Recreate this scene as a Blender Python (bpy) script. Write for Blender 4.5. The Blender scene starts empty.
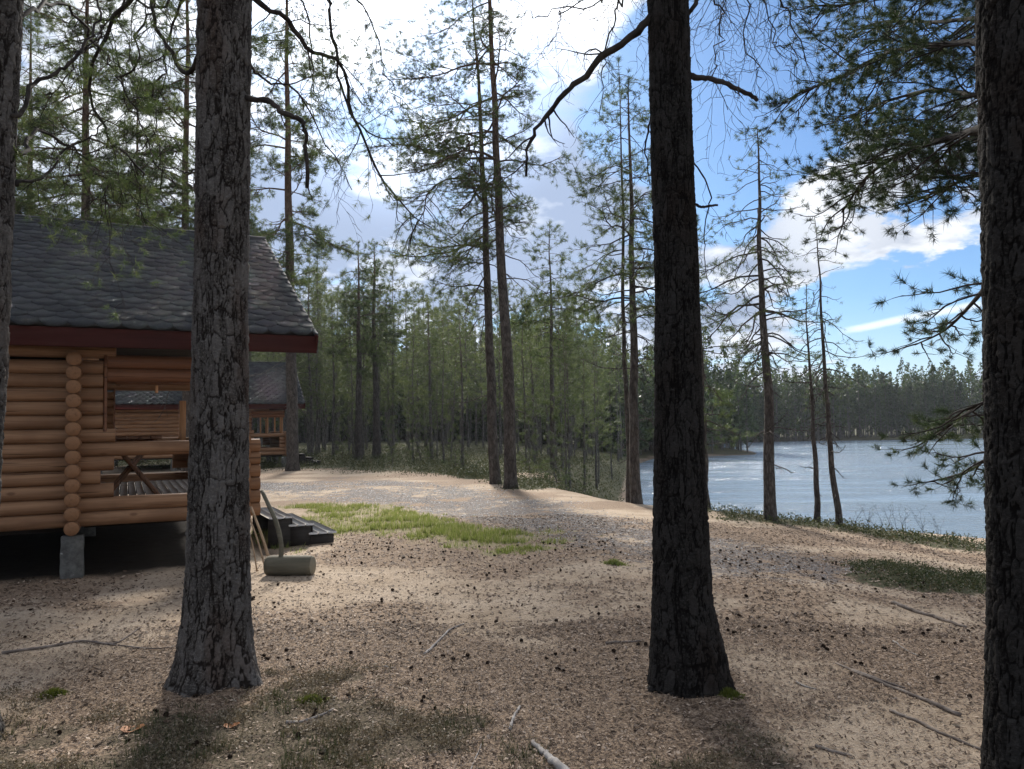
SUN_E = 3.8; SUN_ANG = 10.0; WORLD_S = .11; SKYK = .42; CLOUD = 5.6; EXPO = 1.0; HAZE = 0.0002
import bpy, math, random
import numpy as np
from mathutils import Matrix, Vector
S = bpy.context.scene
COL = S.collection
rng = np.random.default_rng(11)
random.seed(5)
# ------------------------------------------------------------------ camera
F = 770.0; CZ = 1.6
PITCH = math.radians(3.16); ROLL = math.radians(1.0)
cf = np.array([0, math.cos(PITCH), math.sin(PITCH)])
r0 = np.array([1.0, 0, 0]); u0 = np.array([0, -math.sin(PITCH), math.cos(PITCH)])
cr = math.cos(ROLL)*r0 - math.sin(ROLL)*u0
cu = math.cos(ROLL)*u0 + math.sin(ROLL)*r0
cam = bpy.data.cameras.new('camera'); co = bpy.data.objects.new('camera', cam); COL.objects.link(co)
cam.sensor_width = 36; cam.lens = F/1024*36; cam.clip_start = .05; cam.clip_end = 3000
M = Matrix(((cr[0], cu[0], -cf[0], 0), (cr[1], cu[1], -cf[1], 0), (cr[2], cu[2], -cf[2], CZ), (0, 0, 0, 1)))
co.matrix_world = M; S.camera = co
def ray(u, v): return cf + cr*(u-512)/F + cu*(384.5-v)/F
def at(u, v, Y):
    d = ray(u, v); return np.array([0, 0, CZ]) + d*(Y/d[1])
# ------------------------------------------------------------------ noise
def _hash(ix, iy, s):
    h = (ix.astype(np.int64)*374761393 + iy.astype(np.int64)*668265263 + s*1442695041) & 0xffffffff
    h = ((h ^ (h >> 13))*1274126177) & 0xffffffff
    h = ((h ^ (h >> 16))*2246822519) & 0xffffffff
    return ((h ^ (h >> 15)) & 0xffffff)/float(0xffffff)
def vnoise(x, y, s=0):
    x = np.asarray(x, float); y = np.asarray(y, float)
    ix = np.floor(x); iy = np.floor(y); fx = x-ix; fy = y-iy
    fx = fx*fx*(3-2*fx); fy = fy*fy*(3-2*fy)
    a = _hash(ix, iy, s); b = _hash(ix+1, iy, s); c = _hash(ix, iy+1, s); d = _hash(ix+1, iy+1, s)
    return (a*(1-fx)+b*fx)*(1-fy)+(c*(1-fx)+d*fx)*fy
def fbm(x, y, s=0, o=4):
    t = 0; a = .5; n = 0
    for k in range(o):
        t = t + a*vnoise(np.asarray(x)*2**k+k*17.3, np.asarray(y)*2**k+k*9.1, s+k); n += a; a *= .5
    return t/n
def sst(a, b, x):
    t = np.clip((x-a)/(b-a), 0, 1); return t*t*(3-2*t)
# ------------------------------------------------------------------ terrain
LAKE = np.array([(90,6),(45,14),(30,15.6),(14,17.3),(9,17.4),(6.6,17.6),(5.0,18.8),(4.2,21),(3.9,25),(5,32),(8,50),(13,80),(17,92),(25,95),(31,97),(34,110),
                 (30,135),(50,156),(75,163),(110,166),(170,150),(230,100),(260,40),(200,0)], float)
LAKE_Z = -2.4
def lake_sd(x, y):
    """signed distance to the shoreline, positive on land"""
    x = np.asarray(x, float); y = np.asarray(y, float)
    d = np.full(x.shape, 1e9); ins = np.zeros(x.shape, bool); n = len(LAKE)
    for i in range(n):
        ax, ay = LAKE[i]; bx, by = LAKE[(i+1) % n]; ex, ey = bx-ax, by-ay
        t = np.clip(((x-ax)*ex+(y-ay)*ey)/(ex*ex+ey*ey), 0, 1)
        d = np.minimum(d, np.hypot(x-ax-t*ex, y-ay-t*ey))
        c = (ay > y) != (by > y)
        with np.errstate(divide='ignore', invalid='ignore'):
            xi = (bx-ax)*(y-ay)/((by-ay) if by != ay else 1e-9)+ax
        ins ^= c & (x < xi)
    return np.where(ins, -d, d)
def seg_d(x, y, pts):
    d = np.full(np.asarray(x, float).shape, 1e9)
    for (ax, ay), (bx, by) in zip(pts[:-1], pts[1:]):
        ex, ey = bx-ax, by-ay
        t = np.clip(((x-ax)*ex+(y-ay)*ey)/(ex*ex+ey*ey+1e-9), 0, 1)
        d = np.minimum(d, np.hypot(x-ax-t*ex, y-ay-t*ey))
    return d
def gz(x, y):
    x = np.asarray(x, float); y = np.asarray(y, float)
    base = (-.06*np.clip(x-1.0, 0, 4)-.11*np.clip(x-5, 0, 5)) * sst(2, 9, y)
    base = base - .02*np.clip(x-10, 0, 40)
    base = base + .12*(fbm(x*.22, y*.22, 3, 3)-.5) + .02*(fbm(x*2.2, y*2.2, 7, 3)-.5)
    base = base + .9*sst(60, 140, y)*(fbm(x*.02, y*.02, 21, 2)-.1)
    base = base + .10*np.exp(-((x-2.6)**2/1.2+(y-7.6)**2/.5))          # low sandy hump beyond the dark trunk
    base = base - .55*sst(24, 60, y)*sst(-8, 4, x)
    sd = lake_sd(x, y)
    far = sst(60, 100, y)
    bank = LAKE_Z - .02 + sd*(.8*(1-far)+.16*far)
    k = .25
    h = np.clip(.5+.5*(bank-base)/k, 0, 1)
    z = bank*(1-h)+base*h-k*h*(1-h)
    return np.maximum(z, LAKE_Z-1.2)
def gz1(x, y): return float(gz(np.array([x]), np.array([y]))[0])
def G(u, v):
    d = ray(u, v); o = np.array([0, 0, CZ])
    if d[2] >= -1e-4: raise ValueError((u, v))
    ts = np.geomspace(.5, 400, 500)
    for _ in range(3):
        P = o+ts[:, None]*d; k = int(np.argmax(P[:, 2] < gz(P[:, 0], P[:, 1]))); ts = np.linspace(ts[max(k-1, 0)], ts[k], 16)
    p = o+d*ts[-1]; p[2] = gz1(p[0], p[1]); return p
# ------------------------------------------------------------------ object helpers
def tag(o, label=None, cat=None, group=None, kind=None):
    if label: o['label'] = label
    if cat: o['category'] = cat
    if group: o['group'] = group
    if kind: o['kind'] = kind
    return o
def empty(name, loc, label=None, cat=None, group=None, rz=0.0):
    o = bpy.data.objects.new(name, None); COL.objects.link(o); o.empty_display_size = .2
    o.location = [float(c) for c in loc]; o.rotation_euler = (0, 0, rz)
    return tag(o, label, cat, group)
def mk(name, V, faces, mat, parent=None, smooth=False, attrs=None, uv=None, matidx=None):
    """faces: int array (n,k) or list of such arrays"""
    me = bpy.data.meshes.new(name)
    V = np.asarray(V, np.float32)
    fl = faces if isinstance(faces, list) and not isinstance(faces[0], (tuple, list)) else [faces]
    fl = [np.asarray(f, np.int32) for f in fl if len(f)]
    me.vertices.add(len(V)); me.vertices.foreach_set('co', V.ravel())
    idx = np.concatenate([f.ravel() for f in fl]); tot = np.concatenate([np.full(len(f), f.shape[1], np.int32) for f in fl])
    st = np.concatenate([[0], np.cumsum(tot)[:-1]]).astype(np.int32)
    me.loops.add(len(idx)); me.loops.foreach_set('vertex_index', idx)
    me.polygons.add(len(tot)); me.polygons.foreach_set('loop_start', st)
    try: me.polygons.foreach_set('loop_total', tot)
    except Exception: pass
    if smooth: me.polygons.foreach_set('use_smooth', np.ones(len(tot), bool))
    for k, a in (attrs or {}).items():
        at_ = me.attributes.new(k, 'FLOAT', 'POINT'); at_.data.foreach_set('value', np.asarray(a, np.float32))
    for m in (mat if isinstance(mat, (list, tuple)) else [mat]): me.materials.append(m)
    if matidx is not None: me.polygons.foreach_set('material_index', np.asarray(matidx, np.int32))
    me.update(calc_edges=True)
    o = bpy.data.objects.new(name, me); COL.objects.link(o)
    if parent is not None: o.parent = parent
    return o
class MB:
    """collects solids into one mesh"""
    def __init__(s): s.V = []; s.F4 = []; s.F3 = []; s.n = 0; s.A = []; s.Q = {}
    def flush(s):
        for (m, n), L_ in s.Q.items():
            P = np.array([q[0] for q in L_]); R = np.array([q[1] for q in L_]); K = len(P)
            T = np.gradient(P, axis=1); T /= np.linalg.norm(T, axis=2)[..., None]+1e-9
            ref = np.where((np.abs(T[:, :, 2]).mean(1) < .8)[:, None, None], np.array([0, 0, 1.0]), np.array([1.0, 0, 0]))
            A = np.cross(np.broadcast_to(ref, T.shape), T); A /= np.linalg.norm(A, axis=2)[..., None]+1e-9; B = np.cross(T, A); th = np.arange(n)*2*math.pi/n
            V = P[:, :, None]+R[:, :, None, None]*(np.cos(th)[None, None, :, None]*A[:, :, None]+np.sin(th)[None, None, :, None]*B[:, :, None])
            i = np.arange(m-1)[:, None]*n; j = np.arange(n)[None]; j2 = (j+1) % n
            Fq = np.stack([i+j, i+j2, i+n+j2, i+n+j], -1).reshape(-1, 4); Fq = (Fq[None]+(np.arange(K)*m*n)[:, None, None]).reshape(-1, 4)
            s.F4.append(Fq+s.n); s.V.append(V.reshape(-1, 3)); s.n += K*m*n; s.A.append(np.repeat(np.array([q[2] for q in L_]), m*n))
        s.Q = {}
    def add(s, V, F, rnd=None):
        V = np.asarray(V, float); F = np.asarray(F, int)
        (s.F4 if F.shape[1] == 4 else s.F3).append(F+s.n); s.V.append(V); s.n += len(V)
        s.A.append(np.full(len(V), random.random() if rnd is None else rnd)); return s
    def box(s, c, d, ax=None, bev=0.0):
        c = np.asarray(c, float); h = np.asarray(d, float)/2
        ax = np.eye(3) if ax is None else np.asarray(ax, float)
        if bev <= 0:
            q = np.array([(i, j, k) for i in (-1, 1) for j in (-1, 1) for k in (-1, 1)], float)*h
            F = [(0,1,3,2),(4,6,7,5),(0,4,5,1),(2,3,7,6),(0,2,6,4),(1,5,7,3)]
            return s.add(c+q@ax, F)
        b = min(bev, h.min()*.45); V = []; idx = {}
        for i in (-1, 1):
            for j in (-1, 1):
                for k in (-1, 1):
                    for a in range(3):
                        p = np.array([i, j, k], float)*(h-b); p[a] += (i, j, k)[a]*b
                        idx[(i, j, k, a)] = len(V); V.append(p)
        V = c+np.array(V)@ax; F4 = []; F3 = []
        cor = [(1, 1), (-1, 1), (-1, -1), (1, -1)]
        for a in range(3):
            o = [(a+1) % 3, (a+2) % 3]
            for sg in (-1, 1):
                q = []
                for p1, p2 in cor:
                    t = [0, 0, 0]; t[a] = sg; t[o[0]] = p1; t[o[1]] = p2; q.append(idx[(*t, a)])
                F4.append(q if sg > 0 else q[::-1])
        for a in range(3):
            b1, b2 = (a+1) % 3, (a+2) % 3
            for s1 in (-1, 1):
                for s2 in (-1, 1):
                    t = [0, 0, 0]; t[b1] = s1; t[b2] = s2
                    t0 = list(t); t0[a] = -1; t1 = list(t); t1[a] = 1
                    F4.append([idx[(*t0, b1)], idx[(*t1, b1)], idx[(*t1, b2)], idx[(*t0, b2)]])
        for i in (-1, 1):
            for j in (-1, 1):
                for k in (-1, 1): F3.append([idx[(i, j, k, a)] for a in range(3)])
        r = random.random(); n0 = s.n
        s.add(V, F4, r); s.F3.append(np.array(F3)+n0); return s
    def bar(s, a, b, w, h, bev=0.0, up=(0, 0, 1)):
        a = np.asarray(a, float); b = np.asarray(b, float); x = b-a; L = np.linalg.norm(x); x = x/L
        y = np.cross(np.asarray(up, float), x); y /= np.linalg.norm(y); z = np.cross(x, y)
        return s.box((a+b)/2, (L, w, h), np.array([x, y, z]), bev)
    def tube(s, P, R, n=6, cap=True, rnd=None, jit=0.0):
        P = np.asarray(P, float); m = len(P); R = np.broadcast_to(np.asarray(R, float), (m,))
        if not cap and not jit: s.Q.setdefault((m, n), []).append((P, R, random.random() if rnd is None else rnd)); return s
        T = np.gradient(P, axis=0); T /= np.linalg.norm(T, axis=1)[:, None]+1e-9
        ref = np.array([0, 0, 1.0]) if abs(T[:, 2]).mean() < .8 else np.array([1.0, 0, 0])
        A = np.cross(ref, T); A /= np.linalg.norm(A, axis=1)[:, None]+1e-9; B = np.cross(T, A)
        th = np.arange(n)*2*math.pi/n
        rr = R[:, None]*(1+jit*(np.random.default_rng(s.n).random((m, n))-.5))
        V = P[:, None]+rr[..., None]*(np.cos(th)[None, :, None]*A[:, None]+np.sin(th)[None, :, None]*B[:, None])
        i = np.arange(m-1)[:, None]*n; j = np.arange(n)[None]; j2 = (j+1) % n
        Fq = np.stack([i+j, i+j2, i+n+j2, i+n+j], -1).reshape(-1, 4)
        r = random.random() if rnd is None else rnd
        n0 = s.n; s.add(V.reshape(-1, 3), Fq, r)
        if cap:
            for base, c, flip in ((n0, P[0], True), (n0+(m-1)*n, P[-1], False)):
                ci = s.n; s.V.append(c[None]); s.A.append(np.array([r])); s.n += 1
                k = np.arange(n); f = np.stack([base+k, base+(k+1) % n, np.full(n, ci)], -1)
                s.F3.append(f[:, ::-1] if flip else f)
        return s
    def build(s, name, mat, parent=None, smooth=False, label=None):
        s.flush(); f = []
        if s.F4: f.append(np.concatenate(s.F4))
        if s.F3: f.append(np.concatenate(s.F3))
        o = mk(name, np.concatenate(s.V), f, mat, parent, smooth, {'rnd': np.concatenate(s.A)})
        if label: o['label'] = label
        return o
def norm(v):
    if v.ndim == 1: return v/(math.sqrt(v[0]*v[0]+v[1]*v[1]+v[2]*v[2])+1e-9)
    return v/(np.linalg.norm(v, axis=-1, keepdims=True)+1e-9)
def cross1(a, b): return np.array([a[1]*b[2]-a[2]*b[1], a[2]*b[0]-a[0]*b[2], a[0]*b[1]-a[1]*b[0]])
def smooth_path(P, n):
    """Catmull-Rom through points"""
    P = np.asarray(P, float); m = len(P)
    Q = np.vstack([2*P[0]-P[1], P, 2*P[-1]-P[-2]])
    t = np.linspace(0, m-1-1e-6, n); i = t.astype(int); f = (t-i)[:, None]
    a, b, c, d = Q[i], Q[i+1], Q[i+2], Q[i+3]
    return .5*(2*b+(c-a)*f+(2*a-5*b+4*c-d)*f**2+(3*b-3*c+d-a)*f**3)
# ------------------------------------------------------------------ materials
class NT:
    def __init__(s, tree): s.t = tree; tree.nodes.clear()
    def n(s, typ, _in=None, **kw):
        x = s.t.nodes.new(typ)
        for k, v in kw.items(): setattr(x, k, v)
        for k, v in (_in or {}).items(): s.set(x, k, v)
        return x
    def set(s, x, k, v):
        sock = x.inputs[k]
        if isinstance(v, bpy.types.NodeSocket): s.t.links.new(v, sock)
        elif isinstance(v, bpy.types.Node): s.t.links.new(v.outputs[0], sock)
        else: sock.default_value = v
    def math(s, op, a, b=0.0, c=None, clamp=False):
        x = s.n('ShaderNodeMath', operation=op, use_clamp=clamp); s.set(x, 0, a); s.set(x, 1, b)
        if c is not None: s.set(x, 2, c)
        return x.outputs[0]
    def mix(s, f, a, b, typ='MIX'):
        x = s.n('ShaderNodeMix', data_type='RGBA', blend_type=typ)
        s.set(x, 0, f); s.set(x, 6, a if not isinstance(a, tuple) else (*a, 1)[:4]); s.set(x, 7, b if not isinstance(b, tuple) else (*b, 1)[:4])
        return x.outputs[2]
    def ramp(s, f, lo, hi, a=0.0, b=1.0, smooth=True):
        x = s.n('ShaderNodeMapRange', interpolation_type='SMOOTHSTEP' if smooth else 'LINEAR')
        s.set(x, 0, f); s.set(x, 1, lo); s.set(x, 2, hi); s.set(x, 3, a); s.set(x, 4, b); return x.outputs[0]
    def noise(s, vec, scale, detail=4, rough=.55, dist=0.0, col=False):
        x = s.n('ShaderNodeTexNoise'); s.set(x, 'Vector', vec); s.set(x, 'Scale', scale); s.set(x, 'Detail', float(detail)); s.set(x, 'Roughness', rough); s.set(x, 'Distortion', dist)
        return x.outputs[1 if col else 0]
    def vor(s, vec, scale, feature='F1', out=0, rnd=1.0):
        x = s.n('ShaderNodeTexVoronoi', feature=feature); s.set(x, 'Vector', vec); s.set(x, 'Scale', scale); s.set(x, 'Randomness', rnd); return x.outputs[out]
    def scale(s, vec, sc, rot=(0, 0, 0)):
        x = s.n('ShaderNodeMapping'); s.set(x, 0, vec); x.inputs['Scale'].default_value = sc; x.inputs['Rotation'].default_value = rot; return x.outputs[0]
    def attr(s, name, out=2): return s.n('ShaderNodeAttribute', attribute_name=name).outputs[out]
    def obj(s): return s.n('ShaderNodeTexCoord').outputs['Object']
    def pos(s): return s.n('ShaderNodeNewGeometry').outputs['Position']
    def bump(s, h, strength=.5, dist=.01, nrm=None):
        x = s.n('ShaderNodeBump'); s.set(x, 'Height', h); s.set(x, 'Strength', strength); s.set(x, 'Distance', dist)
        if nrm is not None: s.set(x, 'Normal', nrm)
        return x.outputs[0]
    def out(s, color, rough=.8, nrm=None, spec=.3, metal=0.0, trans=None):
        p = s.n('ShaderNodeBsdfPrincipled')
        s.set(p, 'Base Color', color if not isinstance(color, tuple) else (*color, 1)[:4]); s.set(p, 'Roughness', rough); s.set(p, 'Specular IOR Level', spec); s.set(p, 'Metallic', metal)
        if nrm is not None: s.set(p, 'Normal', nrm)
        o = s.n('ShaderNodeOutputMaterial'); sh = p.outputs[0]
        if trans is not None:
            tl = s.n('ShaderNodeBsdfTranslucent'); s.set(tl, 0, trans[1] if not isinstance(trans[1], tuple) else (*trans[1], 1))
            mx = s.n('ShaderNodeMixShader'); s.set(mx, 0, trans[0]); s.set(mx, 1, sh); s.set(mx, 2, tl.outputs[0]); sh = mx.outputs[0]
        s.t.links.new(sh, o.inputs[0]); return p
def mat(name):
    m = bpy.data.materials.new(name); m.use_nodes = True; return m, NT(m.node_tree)

def m_bark_near(name, k):
    m, t = mat(name); o = t.obj(); h = t.attr('h'); pid = t.attr('pid')
    n1 = t.noise(t.scale(o, (9, 9, 4)), 1.0, 5); n2 = t.noise(o, 70, 5, .7); n3 = t.noise(t.scale(o, (1, 1, .4)), 3.0, 3)
    lay = t.noise(t.scale(o, (16, 16, 46)), 1.6, 5, .7, 1.2)
    v = t.math('ADD', t.math('MULTIPLY', n1, .5), t.math('ADD', t.math('MULTIPLY', pid, .25), t.math('MULTIPLY', lay, .4)))
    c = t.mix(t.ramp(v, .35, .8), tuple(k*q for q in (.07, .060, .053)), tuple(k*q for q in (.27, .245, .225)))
    c = t.mix(t.math('MULTIPLY', t.ramp(n2, .48, .64), .7), c, tuple(k*q for q in (.38, .345, .31)))
    c = t.mix(t.math('MULTIPLY', t.ramp(n3, .5, .7), .45), c, tuple(k*q for q in (.17, .095, .06)))
    c = t.mix(t.math('MULTIPLY', t.ramp(h, .55, .12), .92), c, tuple(k*q for q in (.028, .020, .016)))
    b = t.bump(t.math('ADD', t.math('MULTIPLY', lay, 1.3), n2), .9, .007)
    t.out(c, .93, b, .12); return m
def m_bark(name, lo, hi, redz=3.0, redw=5.0):
    m, t = mat(name); o = t.obj(); sp = t.n('ShaderNodeSeparateXYZ', {0: o}).outputs[2]
    w = t.noise(o, 5, 2, .5, 0, True)
    ov = t.n('ShaderNodeVectorMath', {0: t.scale(o, (22, 22, 6)), 1: w}, operation='ADD').outputs[0]
    e = t.vor(ov, 1.0, 'DISTANCE_TO_EDGE'); n1 = t.noise(t.scale(o, (12, 12, 5)), 1.0, 4)
    c = t.mix(t.ramp(n1, .3, .7), lo, hi)
    c = t.mix(t.ramp(e, .0, .16, .55, 0), c, (.03, .022, .018))
    f = t.ramp(t.math('ADD', sp, t.math('MULTIPLY', n1, 2.0)), redz, redz+redw)
    red = t.mix(t.ramp(n1, .35, .65), (.13, .065, .036), (.24, .125, .07))
    c = t.mix(t.math('MULTIPLY', f, .55), c, red)
    b = t.bump(t.math('ADD', t.ramp(e, 0, .25), n1), .8, .02)
    t.out(c, .9, b, .15); return m
def m_branch(name, a, b):
    m, t = mat(name); o = t.obj(); n = t.noise(o, 9, 3); c = t.mix(t.ramp(n, .3, .7), a, b)
    t.out(c, .9, None, .1); return m
def m_needles(name, dark, mid, light, tr=.3):
    m, t = mat(name); r = t.attr('rnd'); o = t.obj(); n = t.noise(o, .9, 2)
    v = t.math('ADD', t.math('MULTIPLY', r, .65), t.math('MULTIPLY', n, .5))
    c = t.mix(t.ramp(v, .25, .6), dark, mid); c = t.mix(t.ramp(v, .6, .95), c, light)
    hs = t.n('ShaderNodeHueSaturation', {'Color': c, 'Value': 1.6, 'Saturation': 1.1}).outputs[0]
    t.out(c, .55, None, .35, trans=(tr, hs)); return m
def m_wood(name, a, b, dark, axis=0, rough=.6, sc=1.0, knots=True, spec=.3, bumpd=.003):
    m, t = mat(name); o = t.obj(); r = t.attr('rnd')
    off = t.n('ShaderNodeCombineXYZ', {0: t.math('MULTIPLY', r, 37.0), 1: t.math('MULTIPLY', r, 11.0), 2: r}).outputs[0]
    o2 = t.n('ShaderNodeVectorMath', {0: o, 1: off}, operation='ADD').outputs[0]
    s3 = [26*sc]*3; s3[axis] = 1.4*sc
    g = t.noise(t.scale(o2, tuple(s3)), 1.0, 5, .6, .6); l = t.noise(o2, 1.7, 3)
    c = t.mix(t.ramp(g, .3, .7), a, b); c = t.mix(t.math('MULTIPLY', t.ramp(l, .45, .75), .45), c, dark)
    c = t.mix(t.math('MULTIPLY', r, .22), c, dark)
    if knots:
        s4 = [5.0]*3; s4[axis] = 2.2
        k = t.vor(t.scale(o2, tuple(s4)), 1.0); c = t.mix(t.ramp(k, .05, .13, .75, 0), c, dark)
        s5 = [40]*3; s5[axis] = .8
        ck = t.noise(t.scale(o2, tuple(s5)), 1.0, 2); c = t.mix(t.ramp(ck, .62, .68, 0, .85), c, tuple(q*.45 for q in dark)); st_ = t.noise(t.scale(o2, tuple(q*.22 for q in s3)), 1.0, 3); c = t.mix(t.math('MULTIPLY', t.ramp(st_, .45, .7), .5), c, dark)
    t.out(c, rough, t.bump(g, .5, bumpd), spec); return m
# ------------------------------------------------------------------ light and sky
SUN_EL = math.radians(31); SUN_AZ = math.radians(-8)
sd_ = np.array([math.sin(SUN_AZ)*math.cos(SUN_EL), math.cos(SUN_AZ)*math.cos(SUN_EL), math.sin(SUN_EL)])
L = bpy.data.lights.new('sun', 'SUN'); L.energy = SUN_E; L.angle = math.radians(SUN_ANG); L.color = (1, .95, .87)
lo = bpy.data.objects.new('sun', L); COL.objects.link(lo); lo.location = (0, 0, 60)
lo.rotation_euler = Vector(tuple(-sd_)).to_track_quat('-Z', 'Y').to_euler()
W = bpy.data.worlds.new('World'); S.world = W; W.use_nodes = True; t = NT(W.node_tree)
sky = t.n('ShaderNodeTexSky', sky_type='NISHITA'); sky.sun_disc = False; sky.sun_elevation = SUN_EL; sky.sun_rotation = SUN_AZ
sky.air_density = 1.0; sky.dust_density = .6; sky.ozone_density = 2.0
D = t.n('ShaderNodeTexCoord').outputs['Generated']
sx = t.n('ShaderNodeSeparateXYZ', {0: D})
den = t.math('ADD', t.math('MAXIMUM', sx.outputs[2], 0.0), .22)
P = t.n('ShaderNodeCombineXYZ', {0: t.math('DIVIDE', sx.outputs[0], den), 1: t.math('DIVIDE', sx.outputs[1], den), 2: 0.0}).outputs[0]
def dotd(v):
    x = t.n('ShaderNodeVectorMath', operation='DOT_PRODUCT'); t.set(x, 0, D); x.inputs[1].default_value = tuple(float(c) for c in v); return x.outputs['Value']
def blob(u, v, r0_, r1_):
    d = ray(u, v); d = d/np.linalg.norm(d)
    return t.ramp(dotd(d), math.cos(r1_), math.cos(r0_))
n1 = t.noise(P, 1.5, 8, .56, .25); n2 = t.noise(P, 4.2, 6, .6, .2)
cl = t.math('ADD', t.math('MULTIPLY', n1, .75), t.math('MULTIPLY', n2, .25))
blue = t.math('MAXIMUM', t.math('MULTIPLY', blob(735, 115, .0, .20), .95), t.math('MULTIPLY', blob(905, 290, .05, .17), 1.15))
blue = t.math('MAXIMUM', blue, t.math('MULTIPLY', blob(830, 60, .02, .22), .9))
blue = t.math('MAXIMUM', blue, t.math('MULTIPLY', blob(620, 140, .0, .07), .5))
blue = t.math('MULTIPLY', blue, t.ramp(t.math('ADD', t.math('MULTIPLY', n2, .6), t.math('MULTIPLY', t.noise(P, 9.0, 5, .6), .4)), .34, .56, .45, 1.1))
white = t.math('MAXIMUM', blob(840, 215, .02, .12), blob(960, 240, .01, .08))
amp_ = t.math('ADD', .5, t.math('MULTIPLY', t.math('SUBTRACT', cl, .5), 2.3))
dens = t.math('ADD', t.math('SUBTRACT', t.math('ADD', amp_, .16), t.math('MULTIPLY', blue, .50)), t.math('MULTIPLY', white, .26))
cm = t.ramp(dens, .44, .60)
sunny = t.ramp(dotd(sd_), .78, .999); sun2 = t.ramp(dotd(sd_), .955, 1.0)
n3 = t.noise(P, 2.3, 5, .55, .3)
shade = t.ramp(t.math('ADD', t.math('MULTIPLY', n3, .8), t.math('MULTIPLY', n2, .3)), .47, .66)
shade = t.math('MAXIMUM', shade, t.math('MULTIPLY', white, .6))
gryb = t.math('MAXIMUM', blob(530, 215, .04, .24), t.math('MULTIPLY', blob(330, 230, .02, .22), .8))
shade = t.math('SUBTRACT', shade, t.math('MULTIPLY', gryb, .7), clamp=True)
CS = CLOUD
ccol = t.mix(shade, (.30*CS, .38*CS, .54*CS), (1.0*CS, 1.03*CS, 1.08*CS))
bst = t.math('ADD', .85, t.math('ADD', t.math('MULTIPLY', sunny, .35), t.math('MULTIPLY', sun2, 1.8)))
ccol = t.n('ShaderNodeVectorMath', {0: ccol, 3: bst}, operation='SCALE').outputs[0]
# thin contrail-like streak over the lake
a1 = ray(858, 328); a2 = ray(972, 306); a1 /= np.linalg.norm(a1); a2 /= np.linalg.norm(a2)
nn = np.cross(a1, a2); nn /= np.linalg.norm(nn); mid = (a1+a2); mid /= np.linalg.norm(mid)
wob = t.math('ADD', dotd(nn), t.math('MULTIPLY', t.math('SUBTRACT', n2, .5), .006))
st = t.math('MULTIPLY', t.ramp(t.math('ABSOLUTE', wob), .0065, .001), t.ramp(dotd(mid), math.cos(.085), math.cos(.055)))
skc = t.n('ShaderNodeVectorMath', {0: sky.outputs[0], 3: SKYK}, operation='SCALE').outputs[0]
skc = t.mix(1.0, skc, (.62, .94, 1.30), 'MULTIPLY')
hz = t.ramp(sx.outputs[2], .16, .02)
c = t.mix(cm, skc, ccol)
c = t.mix(t.math('MULTIPLY', st, .7), c, (CS*1.0, CS*1.05, CS*1.1))
c = t.mix(t.math('MULTIPLY', hz, .40), c, (CS*.66, CS*.80, CS*.95))
bg = t.n('ShaderNodeBackground', {0: c, 1: WORLD_S}); ow = t.n('ShaderNodeOutputWorld'); t.t.links.new(bg.outputs[0], ow.inputs[0])
S.view_settings.view_transform = 'Standard'; S.view_settings.look = 'None'; S.view_settings.gamma = 1; S.view_settings.exposure = EXPO
S.view_settings.use_curve_mapping = False
S.cycles.max_bounces = 6; S.cycles.diffuse_bounces = 3; S.cycles.glossy_bounces = 3; S.cycles.transmission_bounces = 3; S.cycles.transparent_max_bounces = 6
S.cycles.use_denoising = True; S.cycles.caustics_reflective = False; S.cycles.caustics_refractive = False; S.cycles.sample_clamp_indirect = 6
S.cycles.volume_bounces = 0
# ------------------------------------------------------------------ ground masks
def GP(pts): return [tuple(G(u, v)[:2]) for u, v in pts]
TRACK = GP([(255, 484), (330, 492), (420, 500), (500, 512), (580, 524), (650, 541), (760, 565)])
TRACK2 = GP([(330, 480), (420, 488), (520, 505)])
GRASS = GP([(262, 543), (320, 524), (400, 524), (440, 530), (500, 537)])
GRASS2 = GP([(300, 505), (380, 512), (430, 520)])
CREST = GP([(330, 462), (430, 468), (500, 478), (545, 486), (600, 493), (660, 503), (700, 510), (770, 518), (850, 530), (930, 543)])
PATCH = GP([(900, 572), (940, 585), (1010, 585), (1060, 600)])
FORE = [(-3.2, 3.7), (-2.2, 3.9), (-1.2, 3.75), (-.5, 3.4), (.3, 3.1), (1.0, 2.7)]
CAB0 = G(72, 577)[:2]; CABD = ray(2050, 400.17)[:2]; CABD = CABD/np.linalg.norm(CABD)
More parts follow.
